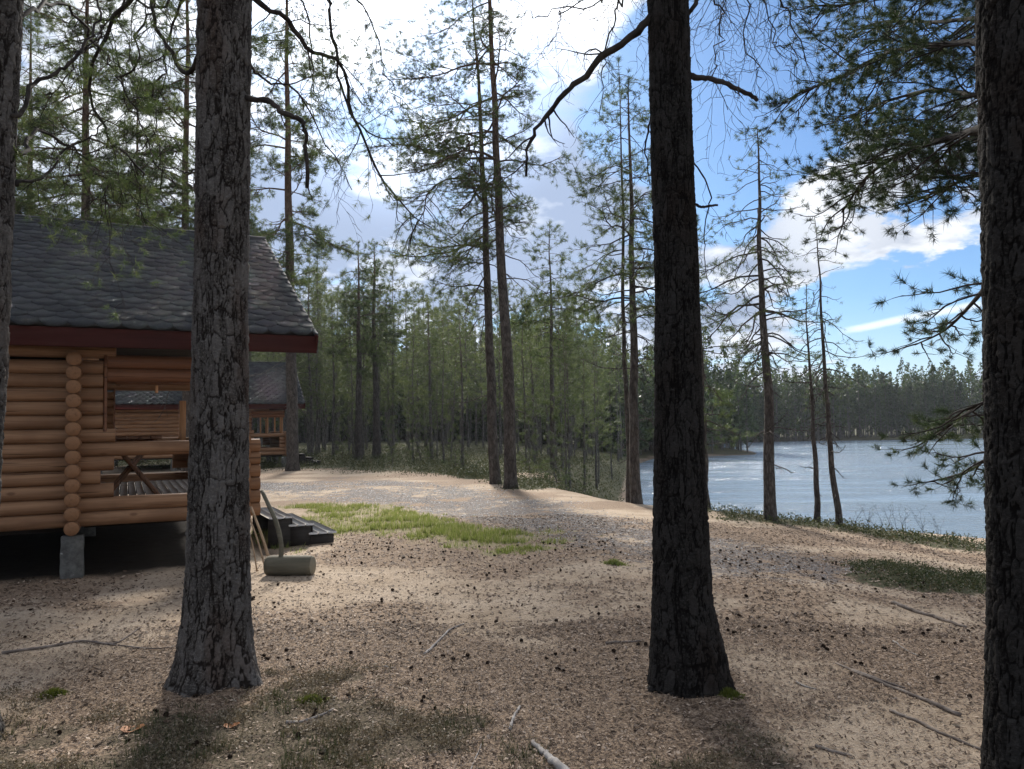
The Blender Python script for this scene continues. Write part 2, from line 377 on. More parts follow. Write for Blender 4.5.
def masks(x, y):
    n = fbm(x*.8, y*.8, 31, 3); n2 = fbm(x*3.5, y*3.5, 41, 3)
    g = sst(2.3, .7, np.minimum(seg_d(x, y, TRACK)+(.8*(n-.5)), seg_d(x, y, TRACK2)*.9+.5)+1.6*(n2-.5))*sst(.25, .55, n2*.5+n*.5)
    gr = np.maximum(sst(1.35, .3, seg_d(x, y, GRASS)+2.0*(n-.5)+1.2*(n2-.5)), .8*sst(1.1, .2, seg_d(x, y, GRASS2)+1.8*(n-.5)+1.0*(n2-.5)))
    sd = lake_sd(x, y)
    cr_ = sst(1.5, .5, seg_d(x, y, CREST)+1.6*(n-.5)+.8*(n2-.5))
    fr = np.clip(sst(24, 31, y+4*(n-.5)-np.clip(x, -99, 0)*-.55), 0, 1)
    cr_ = np.maximum(cr_, fr)
    cr_ = np.maximum(cr_, sst(.9, .3, seg_d(x, y, PATCH)+1.0*(n-.5)+.6*(n2-.5)))
    cr_ = cr_*sst(.3, 1.2, sd)
    fo = sst(4.9, 4.2, y+.42*np.clip(x+1, 0, 9)+1.6*(n-.5)+1.4*(n2-.5))
    nd = sst(.40, .62, fbm(x*.55, y*.8, 51, 4)+.10*sst(8, 4, y))
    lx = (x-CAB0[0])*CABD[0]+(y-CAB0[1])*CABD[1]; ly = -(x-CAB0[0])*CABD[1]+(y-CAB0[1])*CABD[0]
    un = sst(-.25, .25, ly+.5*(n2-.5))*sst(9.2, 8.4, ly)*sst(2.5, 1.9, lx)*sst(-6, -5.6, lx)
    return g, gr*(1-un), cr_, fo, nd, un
def axis_pts(segs):
    out = [segs[0][0]]
    for a, b, s0, s1 in segs:
        n = max(2, int(abs(b-a)/((s0+s1)/2))); w = np.linspace(0, 1, n+1)[1:]
        d = s0+(s1-s0)*(w-.5/n); c = np.cumsum(d); out += list(a+(b-a)*c/c[-1])
    return np.array(out)
xs = axis_pts([(-900, -120, 120, 20), (-120, -14, 8, .3), (-14, -4, .12, .05), (-4, 5, .04, .04), (5, 14, .05, .12), (14, 120, .3, 8), (120, 900, 20, 120)])
ys = axis_pts([(-300, -6, 60, 1), (-6, 1.6, .5, .06), (1.6, 9, .035, .05), (9, 22, .06, .12), (22, 120, .2, 3), (120, 1300, 12, 160)])
X, Y = np.meshgrid(xs, ys); Z = gz(X, Y)
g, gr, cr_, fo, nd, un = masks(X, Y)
near = sst(26, 14, Y)
Z = Z + near*(.016*(fbm(X*9, Y*9, 61, 3)-.5) + .02*fo*(fbm(X*14, Y*14, 63, 2)-.3)+.012*nd*(fbm(X*22, Y*22, 64, 2)-.4)+.10*cr_*(fbm(X*2.2, Y*2.2, 65, 3)-.3))
dtree = np.minimum(np.hypot(X-G(692, 688)[0], Y-G(692, 688)[1]), np.hypot(X-G(218, 680)[0], Y-G(218, 680)[1]))
Z = Z + .045*np.exp(-(dtree/.42)**2)
ZG = Z
ny, nx = X.shape
i = np.arange(ny-1)[:, None]*nx; j = np.arange(nx-1)[None]
Fq = np.stack([i+j, i+j+1, i+nx+j+1, i+nx+j], -1).reshape(-1, 4)
m, t = mat('forest_floor'); p = t.pos()
ag, agr, acr, afo, and_ = (t.attr(k) for k in ('gravel', 'grassy', 'shrubby', 'moss', 'litter'))
sep = t.n('ShaderNodeSeparateXYZ', {0: p}); ps = t.n('ShaderNodeCombineXYZ', {0: sep.outputs[0], 1: sep.outputs[1], 2: 0.0}).outputs[0]
nA = t.noise(ps, 1.3, 5, .6); nB = t.noise(ps, 9, 5, .65); nC = t.noise(ps, 60, 4, .7); nD = t.noise(ps, 190, 2, .6)
sand = t.mix(t.ramp(nA, .3, .7), (.43, .325, .225), (.58, .46, .34))
sand = t.mix(t.ramp(nC, .45, .75), sand, (.28, .19, .125))
lit = t.mix(t.ramp(nC, .35, .65), (.165, .11, .073), (.46, .335, .23))
lit = t.mix(t.math('MULTIPLY', t.ramp(nD, .55, .7), .7), lit, (.55, .43, .33))
lm = t.ramp(t.math('ADD', t.math('MULTIPLY', and_, .45), t.math('ADD', t.math('MULTIPLY', nB, .75), t.math('MULTIPLY', nC, .3))), .50, .86)
c = t.mix(lm, sand, lit)
v = t.vor(ps, 34, 'F1', 1); vd = t.vor(ps, 34)
gc = t.mix(t.n('ShaderNodeSeparateColor', {0: v}).outputs[0], (.13, .13, .135), (.36, .36, .37))
gc = t.mix(t.ramp(vd, .3, .6), gc, (.15, .12, .10))
gm = t.math('MULTIPLY', t.ramp(t.math('ADD', t.math('MULTIPLY', ag, .75), t.math('MULTIPLY', t.math('SUBTRACT', nB, .5), 2.2)), .22, .7), .88)
c = t.mix(gm, c, gc)
gg = t.mix(t.ramp(nC, .3, .7), (.20, .17, .08), (.40, .33, .2))
c = t.mix(t.ramp(t.math('ADD', agr, t.math('MULTIPLY', t.math('SUBTRACT', nB, .5), 1.4)), .35, .75), c, gg)
sc_ = t.mix(t.ramp(nC, .3, .7), (.045, .055, .025), (.15, .13, .075))
c = t.mix(t.ramp(t.math('ADD', acr, t.math('MULTIPLY', t.math('SUBTRACT', nB, .5), .9)), .3, .7), c, sc_)
mo = t.mix(t.ramp(nC, .35, .65), (.07, .058, .036), (.22, .17, .115))
c = t.mix(t.ramp(t.math('ADD', afo, t.math('MULTIPLY', t.math('SUBTRACT', nB, .5), 1.5)), .4, .8), c, mo)
c = t.mix(t.attr('under_shade'), c, t.mix(nB, (.018, .015, .012), (.055, .043, .033)))  # shade beneath the cabin floor, painted into the ground colour
wet = t.ramp(sep.outputs[2], -2.1, -2.35)
c = t.mix(t.math('MULTIPLY', wet, .6), c, (.06, .05, .035))
hh = t.math('ADD', t.math('MULTIPLY', nC, .7), t.math('ADD', t.math('MULTIPLY', nD, .35), t.math('MULTIPLY', nB, 1.2)))
t.out(c, .95, t.bump(hh, .9, .025), .12); M_ground = m
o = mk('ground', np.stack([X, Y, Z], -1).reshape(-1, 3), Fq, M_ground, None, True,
       {'gravel': g.ravel(), 'grassy': gr.ravel(), 'shrubby': cr_.ravel(), 'moss': fo.ravel(), 'litter': nd.ravel(), 'under_shade': un.ravel()})
tag(o, kind='structure')
def zg(x, y):
    """height of the built ground sheet (bilinear)"""
    x = np.atleast_1d(np.asarray(x, float)); y = np.atleast_1d(np.asarray(y, float))
    a = np.clip(np.searchsorted(xs, x)-1, 0, nx-2); b = np.clip(np.searchsorted(ys, y)-1, 0, ny-2)
    fx = np.clip((x-xs[a])/(xs[a+1]-xs[a]), 0, 1); fy = np.clip((y-ys[b])/(ys[b+1]-ys[b]), 0, 1)
    return (ZG[b, a]*(1-fx)+ZG[b, a+1]*fx)*(1-fy)+(ZG[b+1, a]*(1-fx)+ZG[b+1, a+1]*fx)*fy
# ------------------------------------------------------------------ lake
m, t = mat('lake_water'); p = t.pos()
w1 = t.noise(t.scale(p, (.8, 2.2, 1)), 2.4, 4, .6, .3); w2 = t.noise(t.scale(p, (.05, .16, 1)), 1.0, 3); w3 = t.noise(t.scale(p, (1, 2.4, 1)), .6, 3)
hgt = t.math('ADD', w1, t.math('MULTIPLY', w3, .8)); amp = t.ramp(w2, .40, .56, .25, 1.3)
b = t.bump(t.math('MULTIPLY', hgt, amp), 1.0, .16)
pr = t.out((.27, .35, .42), .14, b, 1.0); pr.inputs['IOR'].default_value = 1.6; M_water = m
o = mk('lake', [(-60, 0, LAKE_Z), (420, 0, LAKE_Z), (420, 240, LAKE_Z), (-60, 240, LAKE_Z)], [(0, 1, 2, 3)], M_water)
tag(o, kind='structure')
# ------------------------------------------------------------------ scatter helpers
def blades(name, C, h, w, nb, lean, material, label, cat, kind='stuff', up=.8, group=None):
    """little upright leaves: nb per position C (N,3); h,w arrays or floats"""
    N = len(C); r = rng
    C = np.repeat(C, nb, 0); K = len(C); H = np.repeat(np.broadcast_to(h, (N,)), nb)*r.uniform(.5, 1.1, K)
    Wd = np.repeat(np.broadcast_to(w, (N,)), nb)
    th = r.uniform(0, 2*math.pi, K); off = r.uniform(0, 1, K)[:, None]*np.repeat(np.broadcast_to(lean, (N,)), nb)[:, None]
    dr = np.stack([np.cos(th), np.sin(th), np.zeros(K)], 1); sd2 = np.stack([-np.sin(th+r.uniform(-1, 1, K)), np.cos(th), r.uniform(-.3, .3, K)], 1)
    B = C + dr*off*.5; T = B + dr*(off*r.uniform(.3, 1.2, (K, 1))) + np.array([0, 0, 1])*H[:, None]
    V = np.stack([B-sd2*Wd[:, None]/2, B+sd2*Wd[:, None]/2, T], 1).reshape(-1, 3)
    Fc = np.arange(3*K).reshape(-1, 3); rn = np.repeat(np.repeat(r.uniform(0, 1, N), nb)*.6+r.uniform(0, .4, K), 3)
    o = mk(name, V, Fc, material, None, False, {'rnd': rn}); tag(o, label, cat, group, kind); return o
def leafcards(C, size, nb, spreadr, hgt, r=rng):
    """small tilted leaf triangles in low cushions -> V, rnd"""
    N = len(C); K = N*nb; C = np.repeat(C, nb, 0)
    a = r.normal(0, 1, (K, 3)); off = a*np.array([1, 1, 0])*spreadr*.6; zz = r.uniform(0, 1, K)*hgt
    c = C+off; c[:, 2] += zz*np.exp(-((off[:, 0]**2+off[:, 1]**2)/(spreadr**2)))
    d1 = norm(r.normal(0, 1, (K, 3))+np.array([0, 0, .5])); d2 = norm(np.cross(d1, r.normal(0, 1, (K, 3))))
    s_ = size*r.uniform(.6, 1.3, (K, 1))
    V = np.stack([c-d2*s_*.3, c+d2*s_*.3, c+d1*s_], 1).reshape(-1, 3)
    return V, np.repeat(r.uniform(0, 1, K)*.5+np.repeat(r.uniform(0, .5, N), nb), 3)
def sample(n, x0, x1, y0, y1, f):
    x = rng.uniform(x0, x1, n); y = rng.uniform(y0, y1, n); k = rng.uniform(0, 1, n) < f(x, y); x = x[k]; y = y[k]
    return np.stack([x, y, zg(x, y)], 1)
# ------------------------------------------------------------------ tree machinery
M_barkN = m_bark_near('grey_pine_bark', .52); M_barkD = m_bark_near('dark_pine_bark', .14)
M_bark = m_bark('pine_bark', (.055, .047, .042), (.13, .115, .10), 6, 9)
M_barkG = m_bark('grey_bark', (.07, .063, .057), (.19, .175, .158), 5, 10)
M_branch = m_branch('bare_branch_wood', (.022, .018, .016), (.065, .054, .046))
M_twig = m_branch('grey_twig_wood', (.07, .06, .052), (.17, .15, .13))
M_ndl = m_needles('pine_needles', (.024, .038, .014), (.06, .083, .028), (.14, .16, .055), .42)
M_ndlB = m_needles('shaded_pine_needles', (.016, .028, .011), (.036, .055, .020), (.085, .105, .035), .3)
M_ndl2 = m_needles('young_conifer_needles', (.036, .050, .022), (.075, .094, .038), (.15, .165, .065), .42)
M_ndl3 = m_needles('far_conifer_needles', (.018, .032, .011), (.042, .066, .02), (.085, .11, .03), .3)
def tuft_mesh(C, D, size, n, width, bias=.75, r=rng):
    N = len(C); K = N*n; sz = np.repeat(np.broadcast_to(size, (N,)), n)[:, None]
    c = np.repeat(C, n, 0); d = np.repeat(D, n, 0); u = r.uniform(0, 1, (K, 1))
    dr = norm(d*bias+norm(r.normal(0, 1, (K, 3)))); b = c+d*sz*.75*u
    pp = norm(np.cross(dr, r.normal(0, 1, (K, 3))))*width/2
    V = np.stack([b-pp, b+pp, b+dr*sz*r.uniform(.55, 1.0, (K, 1))], 1).reshape(-1, 3)
    return V, np.repeat(np.repeat(r.uniform(0, 1, N), n)*.75+r.uniform(0, .25, K), 3)
def limb(mb, tf, p, d, Ln, r, rg, lev, prm):
    """grow one limb from p along d; fills the tube collector and the tuft list"""
    k = {0: 8, 1: 6, 2: 4}[lev]; P = [p]; q = p.copy(); dd = d.copy()
    dr = prm.get('droop', .25); st = Ln/(k-1)
    for i_ in range(k-1):
        f = i_/(k-1)
        dd = norm(dd + rg.normal(0, prm.get('wob', .16), 3) + np.array([0, 0, (-dr if f < .55 else dr*prm.get('rise', 1.2))*(.45 if lev == 0 else .5)]))
        q = q+dd*st; P.append(q.copy())
    P = np.array(P); R = np.linspace(r, r*.3, k)
    mb.tube(P, R, {0: 5, 1: 4, 2: 3}[lev], cap=False, rnd=rg.random())
    if lev == prm.get('tip', 2) or (lev == 1 and Ln < .25):
        if prm.get('leaf', True):
            m_ = prm.get('per', 2)
            for i_ in range(m_):
                g_ = 1 if i_ == 0 else rg.uniform(.45, .95)
                a = P[-1]*g_+P[-2]*(1-g_) if g_ > .5 else P[-2]
                tf.append((a, norm(dd+rg.normal(0, .25, 3)+np.array([0, 0, .25])), rg.uniform(.75, 1.25)))
        return
    ns = int(prm['sub'][lev]*Ln*rg.uniform(.8, 1.2)+1)
    for s_ in range(ns):
        f = prm.get('bare', .25) + (1-prm.get('bare', .25))*(s_+rg.random())/ns if lev == 0 else .2+.8*(s_+rg.random())/ns
        f = min(f, .99); a = f*(k-1); i0 = int(a); q = P[i0]*(1-(a-i0))+P[min(i0+1, k-1)]*(a-i0)
        ax = norm(P[min(i0+1, k-1)]-P[i0]); sd2 = norm(cross1(ax, (0, 0, 1))+1e-4)*(1 if rg.random() < .5 else -1)
        nd_ = norm(ax*rg.uniform(.45, 1.0)+sd2*rg.uniform(.4, 1.0)+np.array([0, 0, rg.uniform(-.25, .45)]))
        l2 = Ln*prm['ratio'][lev]*rg.uniform(.6, 1.2)*(1-.5*f)
        limb(mb, tf, q, nd_, max(l2, .1), max(r*.42, prm.get('rmin', .003)), rg, lev+1, prm)
def trunk_path(base, top, rg, n=14, wob=.04):
    base = np.asarray(base, float); top = np.asarray(top, float)
    P = base+(top-base)*np.linspace(0, 1, n)[:, None]; a = rg.normal(0, wob, (n, 3)); a[:, 2] = 0
    a = np.cumsum(a, 0)*.5; a -= a[0]; a -= np.linspace(0, 1, n)[:, None]*a[-1]
    return P+a
def pine(seed, H, r, lean=(0, 0), crown0=.4, Lmax=2.0, Lmin=.5, nb=46, prm=None, dead=14, tufts=16, tsize=.11, tw=.006, peak=.25, elev=(0., .35), name='pine_tree', mats=None, wob=.04, asym=None, build=True, ns=10):
    """returns trunk mesh data / crown mesh data objects parented under an Empty (local coordinates)"""
    rg = np.random.default_rng(seed); prm = dict(prm or {})
    prm.setdefault('sub', (6.2, 9)); prm.setdefault('ratio', (.42, .4))
    mats = mats or (M_bark, M_ndl)
    P = trunk_path((0, 0, -.25), (lean[0], lean[1], H), rg, 16, wob)
    zz = np.linspace(0, 1, 40); PP = smooth_path(P, 40)
    R = r*(1-.94*zz**1.15)+r*.55*np.exp(-(zz*H)/.22); R[-1] = .006
    mb = MB(); mb.tube(PP, R, ns, cap=True, jit=.06); tf = []
    def on(f):
        a = f*39; i0 = int(min(a, 38)); return PP[i0]*(1-(a-i0))+PP[i0+1]*(a-i0), np.interp(f, zz, R)
    th = rg.uniform(0, 6.28)
    for b_ in range(nb):
        f = crown0+(1-crown0)*np.clip((b_+rg.uniform(-2.0, 2.0))/nb, 0, .99); p, rr = on(f); th += 2.4+rg.uniform(-.4, .4)
        g_ = (f-crown0)/(1-crown0); prof = (g_/peak)**.6 if g_ < peak else ((1-g_)/(1-peak))**.75
        Ln = Lmin+(Lmax-Lmin)*prof*rg.uniform(.35, 1.2)
        if asym is not None: Ln *= 1+asym[1]*math.cos(th-asym[0])
        e = rg.uniform(*elev)+rg.normal(0, .16)+.5*max(0, g_-.6)
        d = np.array([math.cos(th)*math.cos(e), math.sin(th)*math.cos(e), math.sin(e)])
        limb(mb, tf, p+d*rr*.5, d, Ln, max(.008, min(rr*.42, .012*Ln+.006)), rg, 0, prm)
    pd = dict(prm); pd.update(leaf=False, sub=(2.2, 3), ratio=(.45, .5), wob=.3, droop=.5, rise=.2)
    for b_ in range(dead):
        f = rg.uniform(.12, crown0+.15); p, rr = on(f); th = rg.uniform(0, 6.28); e = rg.uniform(-.3, .35)
        d = np.array([math.cos(th)*math.cos(e), math.sin(th)*math.cos(e), math.sin(e)])
        limb(mb, tf, p, d, rg.uniform(.3, 1.3)*Lmax*.55, .010+.003*Lmax, rg, 1 if rg.random() < .5 else 0, pd)
    for b_ in range(18):
        p, rr = on(1-.07*rg.random()**.8); tf.append((p, norm(np.array([rg.normal(0, .7), rg.normal(0, .7), .8])), 1.0))
    root = empty(name, (0, 0, 0))
    tk = mb.build('trunk', mats[0], root, True)
    C = np.array([a[0] for a in tf]); D_ = np.array([a[1] for a in tf]); s_ = np.array([a[2] for a in tf])*tsize
    V, rn = tuft_mesh(C, D_, s_, tufts, tw, r=rg)
    mk('crown', V, np.arange(len(V)).reshape(-1, 3), mats[1], root, False, {'rnd': rn})
    return root
def copy_tree(o):
    c = o.copy(); COL.objects.link(c)
    for ch in list(o.children):
        d = ch.copy(); COL.objects.link(d); d.parent = c
    return c
# --- worley bark for the close trunks
def worley(x, y, per, s):
    """x periodic with integer period per; returns F1, F2, cell id"""
    ix = np.floor(x).astype(int); iy = np.floor(y).astype(int); F1 = np.full(x.shape, 9.); F2 = np.full(x.shape, 9.); ID = np.zeros(x.shape)
    for a in (-1, 0, 1):
        for b in (-1, 0, 1):
            cx = ix+a; cy = iy+b; px = cx+.1+.8*_hash(cx % per, cy, s); py = cy+.1+.8*_hash(cx % per, cy, s+7)
            d = np.hypot(x-px, y-py); n_ = d < F1
            F2 = np.where(n_, F1, np.minimum(F2, d)); ID = np.where(n_, _hash(cx % per, cy, s+13), ID); F1 = np.where(n_, d, F1)
    return F1, F2, ID
def near_trunk(root, P, R, zres=.006, nth=200, s=1, flare=.5, groove=.016, zfine=5.2, cells=16, lobes=((3, .4), (5, 1.7), (8, 3.0)), mt=None):
    """P,R: centreline control points (local), radii. Big bark plates as real relief."""
    P = np.asarray(P, float); zt = P[:, 2]
    z = np.concatenate([np.arange(-.3, zfine, zres), np.arange(zfine, zt[-1], .12), [zt[-1]]])
    cx = np.interp(z, zt, P[:, 0]); cy = np.interp(z, zt, P[:, 1]); rr = np.interp(z, zt, R)
    k = np.ones(7)/7
    th = np.arange(nth)*2*math.pi/nth; TH, ZZ = np.meshgrid(th, z); RR = np.repeat(rr[:, None], nth, 1)
    A_ = ((TH-math.pi/2) % (2*math.pi))/(2*math.pi); circ = 2*math.pi*RR[len(z)//3, 0]; ax_ = A_*circ   # seam on the far side
    k1 = cells*1.0
    wx = .030*(fbm(ax_*9, ZZ*7, 71+s, 3)-.5); wz = .05*(fbm(ax_*8+30, ZZ*8, 75+s, 2)-.5)
    f1 = fbm((ax_+wx)*k1, (ZZ+wz)*k1*.15, 101+s, 4); f2 = fbm((ax_+wx)*k1*1.9+7, (ZZ+wz)*k1*.42, 131+s, 4)
    c1 = np.abs(f1-.5)*2; c2_ = np.abs(f2-.5)*2
    F1, F2, ID = worley(ax_*k1*.62+wx*22+400, ZZ*k1*.17+wz*10+50, 100000, 100+s); e = F2-F1
    p1 = np.minimum(sst(.0, .13, c1), .25+.75*sst(.0, .16, e)); p2 = sst(0, .12, c2_)
    ter = fbm(ax_*k1*1.3, ZZ*k1*.6, 95+s, 4); ter = np.floor(ter*8+1.2*ID)/8-.15*ID+.2*ter
    fine = fbm(ax_*130, ZZ*90, 91+s, 3)
    h = p1*(.55+.35*ID)+.30*p1*(p2-1)+.9*p1*(ter-.5)+.22*(fine-.5)
    fl = np.zeros_like(ZZ); zc = np.clip(ZZ, -.1, 9)
    base = np.exp(-(zc+.02)/.17); lob = sum((.5+.5*np.cos(kk*TH+ph))**1.5*a for (kk, ph), a in zip(lobes, (.7, .6, .3)))/1.2
    fl = RR*flare*base*(.35+1.1*lob)
    rad = RR*(1+.03*np.cos(2*TH+ZZ*.6)+.03*(vnoise(ZZ*2+s, np.cos(TH)+3, 5)-.5))+fl+groove*(h-.8)
    V = np.stack([cx[:, None]+rad*np.cos(TH), cy[:, None]+rad*np.sin(TH), ZZ], -1).reshape(-1, 3)
    n = len(z); i = np.arange(n-1)[:, None]*nth; j = np.arange(nth)[None]; j2 = (j+1) % nth
    Fq = np.stack([i+j, i+j2, i+nth+j2, i+nth+j], -1).reshape(-1, 4)
    return mk('trunk', V, Fq, mt or M_barkN, root, True, {'h': h.ravel(), 'pid': ID.ravel()})
def from_px(pts, n=24):
    return smooth_path([at(u, v, Y) for u, v, Y in pts], n)
def near_branch(root, pts, r0_, r1_, seed, subs=6, sublen=.5, name='branch', leaf=False, prm=None, knob=True, label=None):
    """a hand-placed crooked branch (world points given as directions with their own distance), with side twigs"""
    rg = np.random.default_rng(seed); P = from_px(pts, 30); seg = np.linalg.norm(P[1]-P[0]); nz = np.cumsum(rg.normal(0, .22*seg, P.shape), 0); nz -= np.linspace(0, 1, 30)[:, None]*nz[-1]; P += nz; base = np.array(root.location)
    mb = MB(); R = np.linspace(r0_, r1_, len(P))*(1+.07*rg.normal(0, 1, len(P))); mb.tube(P-base, R, 8, rnd=.4, jit=.06); tf = []
    pr = dict(sub=(5, 7), ratio=(.5, .45), wob=.30, droop=.45, rise=.2, leaf=leaf, bare=.15, tip=2, rmin=.0022); pr.update(prm or {})
    for s_ in range(subs):
        f = rg.uniform(.15, 1.0); a = f*29; i0 = int(min(a, 28)); q = P[i0]*(1-a+i0)+P[i0+1]*(a-i0); ax = norm(P[i0+1]-P[i0])
        nd_ = norm(ax*rg.uniform(.2, .9)+norm(rg.normal(0, 1, 3))*.9+np.array([0, 0, -.15]))
        limb(mb, tf, q-base, nd_, sublen*rg.uniform(.5, 1.2), max(r1_*.5, r0_*.25), rg, 1 if sublen < .7 else 0, pr)
    o = mb.build(name, M_branch, root, True)
    if label: o['label'] = label
    return o, tf, base
# ------------------------------------------------------------------ cabins
M_log = m_wood('varnished_log', (.25, .130, .068), (.36, .205, .112), (.12, .058, .03), 0, .65, 1.0, True, .2)
M_logY = m_wood('varnished_log_across', (.25, .130, .068), (.36, .205, .112), (.12, .058, .03), 1, .65, 1.0, True, .2)
M_board = m_wood('varnished_board', (.33, .155, .06), (.44, .215, .09), (.16, .07, .03), 2, .55)
M_fascia = m_wood('red_brown_paint', (.042, .011, .008), (.060, .016, .012), (.03, .010, .008), 0, .7, .6, False, .08)
M_beam = m_wood('dark_stained_beam', (.17, .07, .035), (.25, .11, .05), (.09, .035, .018), 0, .55)
M_deck = m_wood('weathered_deck_board', (.62, .59, .55), (.78, .75, .70), (.30, .26, .23), 1, .5, 1.0, False, .25)
M_black = m_wood('dark_weathered_timber', (.022, .018, .015), (.05, .042, .036), (.012, .010, .009), 0, .8, 1.0, False)
M_table = m_wood('brown_table_wood', (.16, .075, .04), (.23, .115, .06), (.08, .04, .02), 2, .6)
m, t = mat('log_end_grain'); r_ = t.attr('rad'); o_ = t.obj(); q = t.math('SINE', t.math('MULTIPLY', t.math('ADD', r_, t.math('MULTIPLY', t.noise(o_, 14, 3), .25)), 46.0))
c = t.mix(t.ramp(q, -1, 1), (.20, .095, .045), (.30, .155, .075)); n_ = t.noise(o_, 30, 4); c = t.mix(t.ramp(n_, .5, .8), c, (.16, .075, .035)); t.out(c, .65, t.bump(n_, .4, .004), .25); M_end = m
m, t = mat('concrete_block'); o_ = t.obj(); n_ = t.noise(o_, 14, 6, .65); n2_ = t.noise(o_, 90, 3); c = t.mix(t.ramp(n_, .3, .7), (.085, .082, .075), (.17, .165, .15)); c = t.mix(t.ramp(t.noise(o_, 7, 2), .64, .66), c, (.42, .41, .38)); t.out(c, .92, t.bump(t.math('ADD', n_, n2_), .8, .012), .15); M_conc = m
m, t = mat('felt_shingle'); r_ = t.attr('rnd'); o_ = t.obj(); n_ = t.noise(o_, 260, 2, .7); n2_ = t.noise(o_, 3, 4)
c = t.mix(r_, (.020, .021, .023), (.043, .044, .047)); c = t.mix(t.ramp(n_, .45, .75), c, (.08, .082, .085)); c = t.mix(t.math('MULTIPLY', t.ramp(n2_, .45, .7), .4), c, (.09, .095, .085)); t.out(c, .85, t.bump(n_, .6, .003), .12); M_shin = m
m, t = mat('old_metal_drum'); M_grey = m; o_ = t.obj(); t.out(t.mix(t.noise(o_, 5, 4), (.05, .05, .05), (.10, .095, .09)), .6, None, .4)
def logs(mb, caps, axis, rows, a, b, c, zc, r, n=14):
    for z in zc:
        P = np.zeros((8, 3)); P[:, axis] = np.linspace(a, b, 8); P[:, 1-axis] = c; P[:, 2] = z
        P[1:-1, 2] += rng.normal(0, .0012, 6); mb.tube(P, r*(1+rng.normal(0, .01)), n, cap=False)
        for s_, q in ((-1, a), (1, b)):
            caps.append((axis, q, c, z, r, s_))
def build_logs(mb, caps, name, mt, parent):
    """one wall of round logs with their sawn ends"""
    mb.flush(); V = [np.concatenate(mb.V)]; A = [np.concatenate(mb.A)]; Rd = [np.ones(len(V[0]))]; n0 = len(V[0]); F4 = np.concatenate(mb.F4); F3 = []; n = 14; th = np.arange(n)*2*math.pi/n
    for (axis, q, c, z, r, s_) in caps:
        o = np.zeros(3); o[axis] = q+s_*.004; o[1-axis] = c; o[2] = z; e = np.zeros(3); e[1-axis] = 1
        pts = [o]; rd = [0.0]; rn = random.random()
        for ring, rr, dq in ((0, r*.93, 0), (1, r*1.004, -.008*s_)):
            for k in range(n):
                p = o+e*rr*math.cos(th[k])+np.array([0, 0, rr*math.sin(th[k])]); p[axis] += dq; pts.append(p); rd.append(.93+.07*ring)
        for k in range(n):
            k2 = (k+1) % n; F3 += [(n0, n0+1+k, n0+1+k2), (n0+1+k, n0+1+n+k, n0+1+n+k2), (n0+1+k, n0+1+n+k2, n0+1+k2)]
        V.append(np.array(pts)); Rd.append(np.array(rd)); A.append(np.full(len(pts), rn)); n0 += len(pts)
    fl = [F4]+([np.array(F3)] if F3 else [])
    return mk(name, np.concatenate(V), fl, [mt, M_end], parent, True, {'rnd': np.concatenate(A), 'rad': np.concatenate(Rd)}, matidx=[0]*len(F4)+[1]*len(F3))
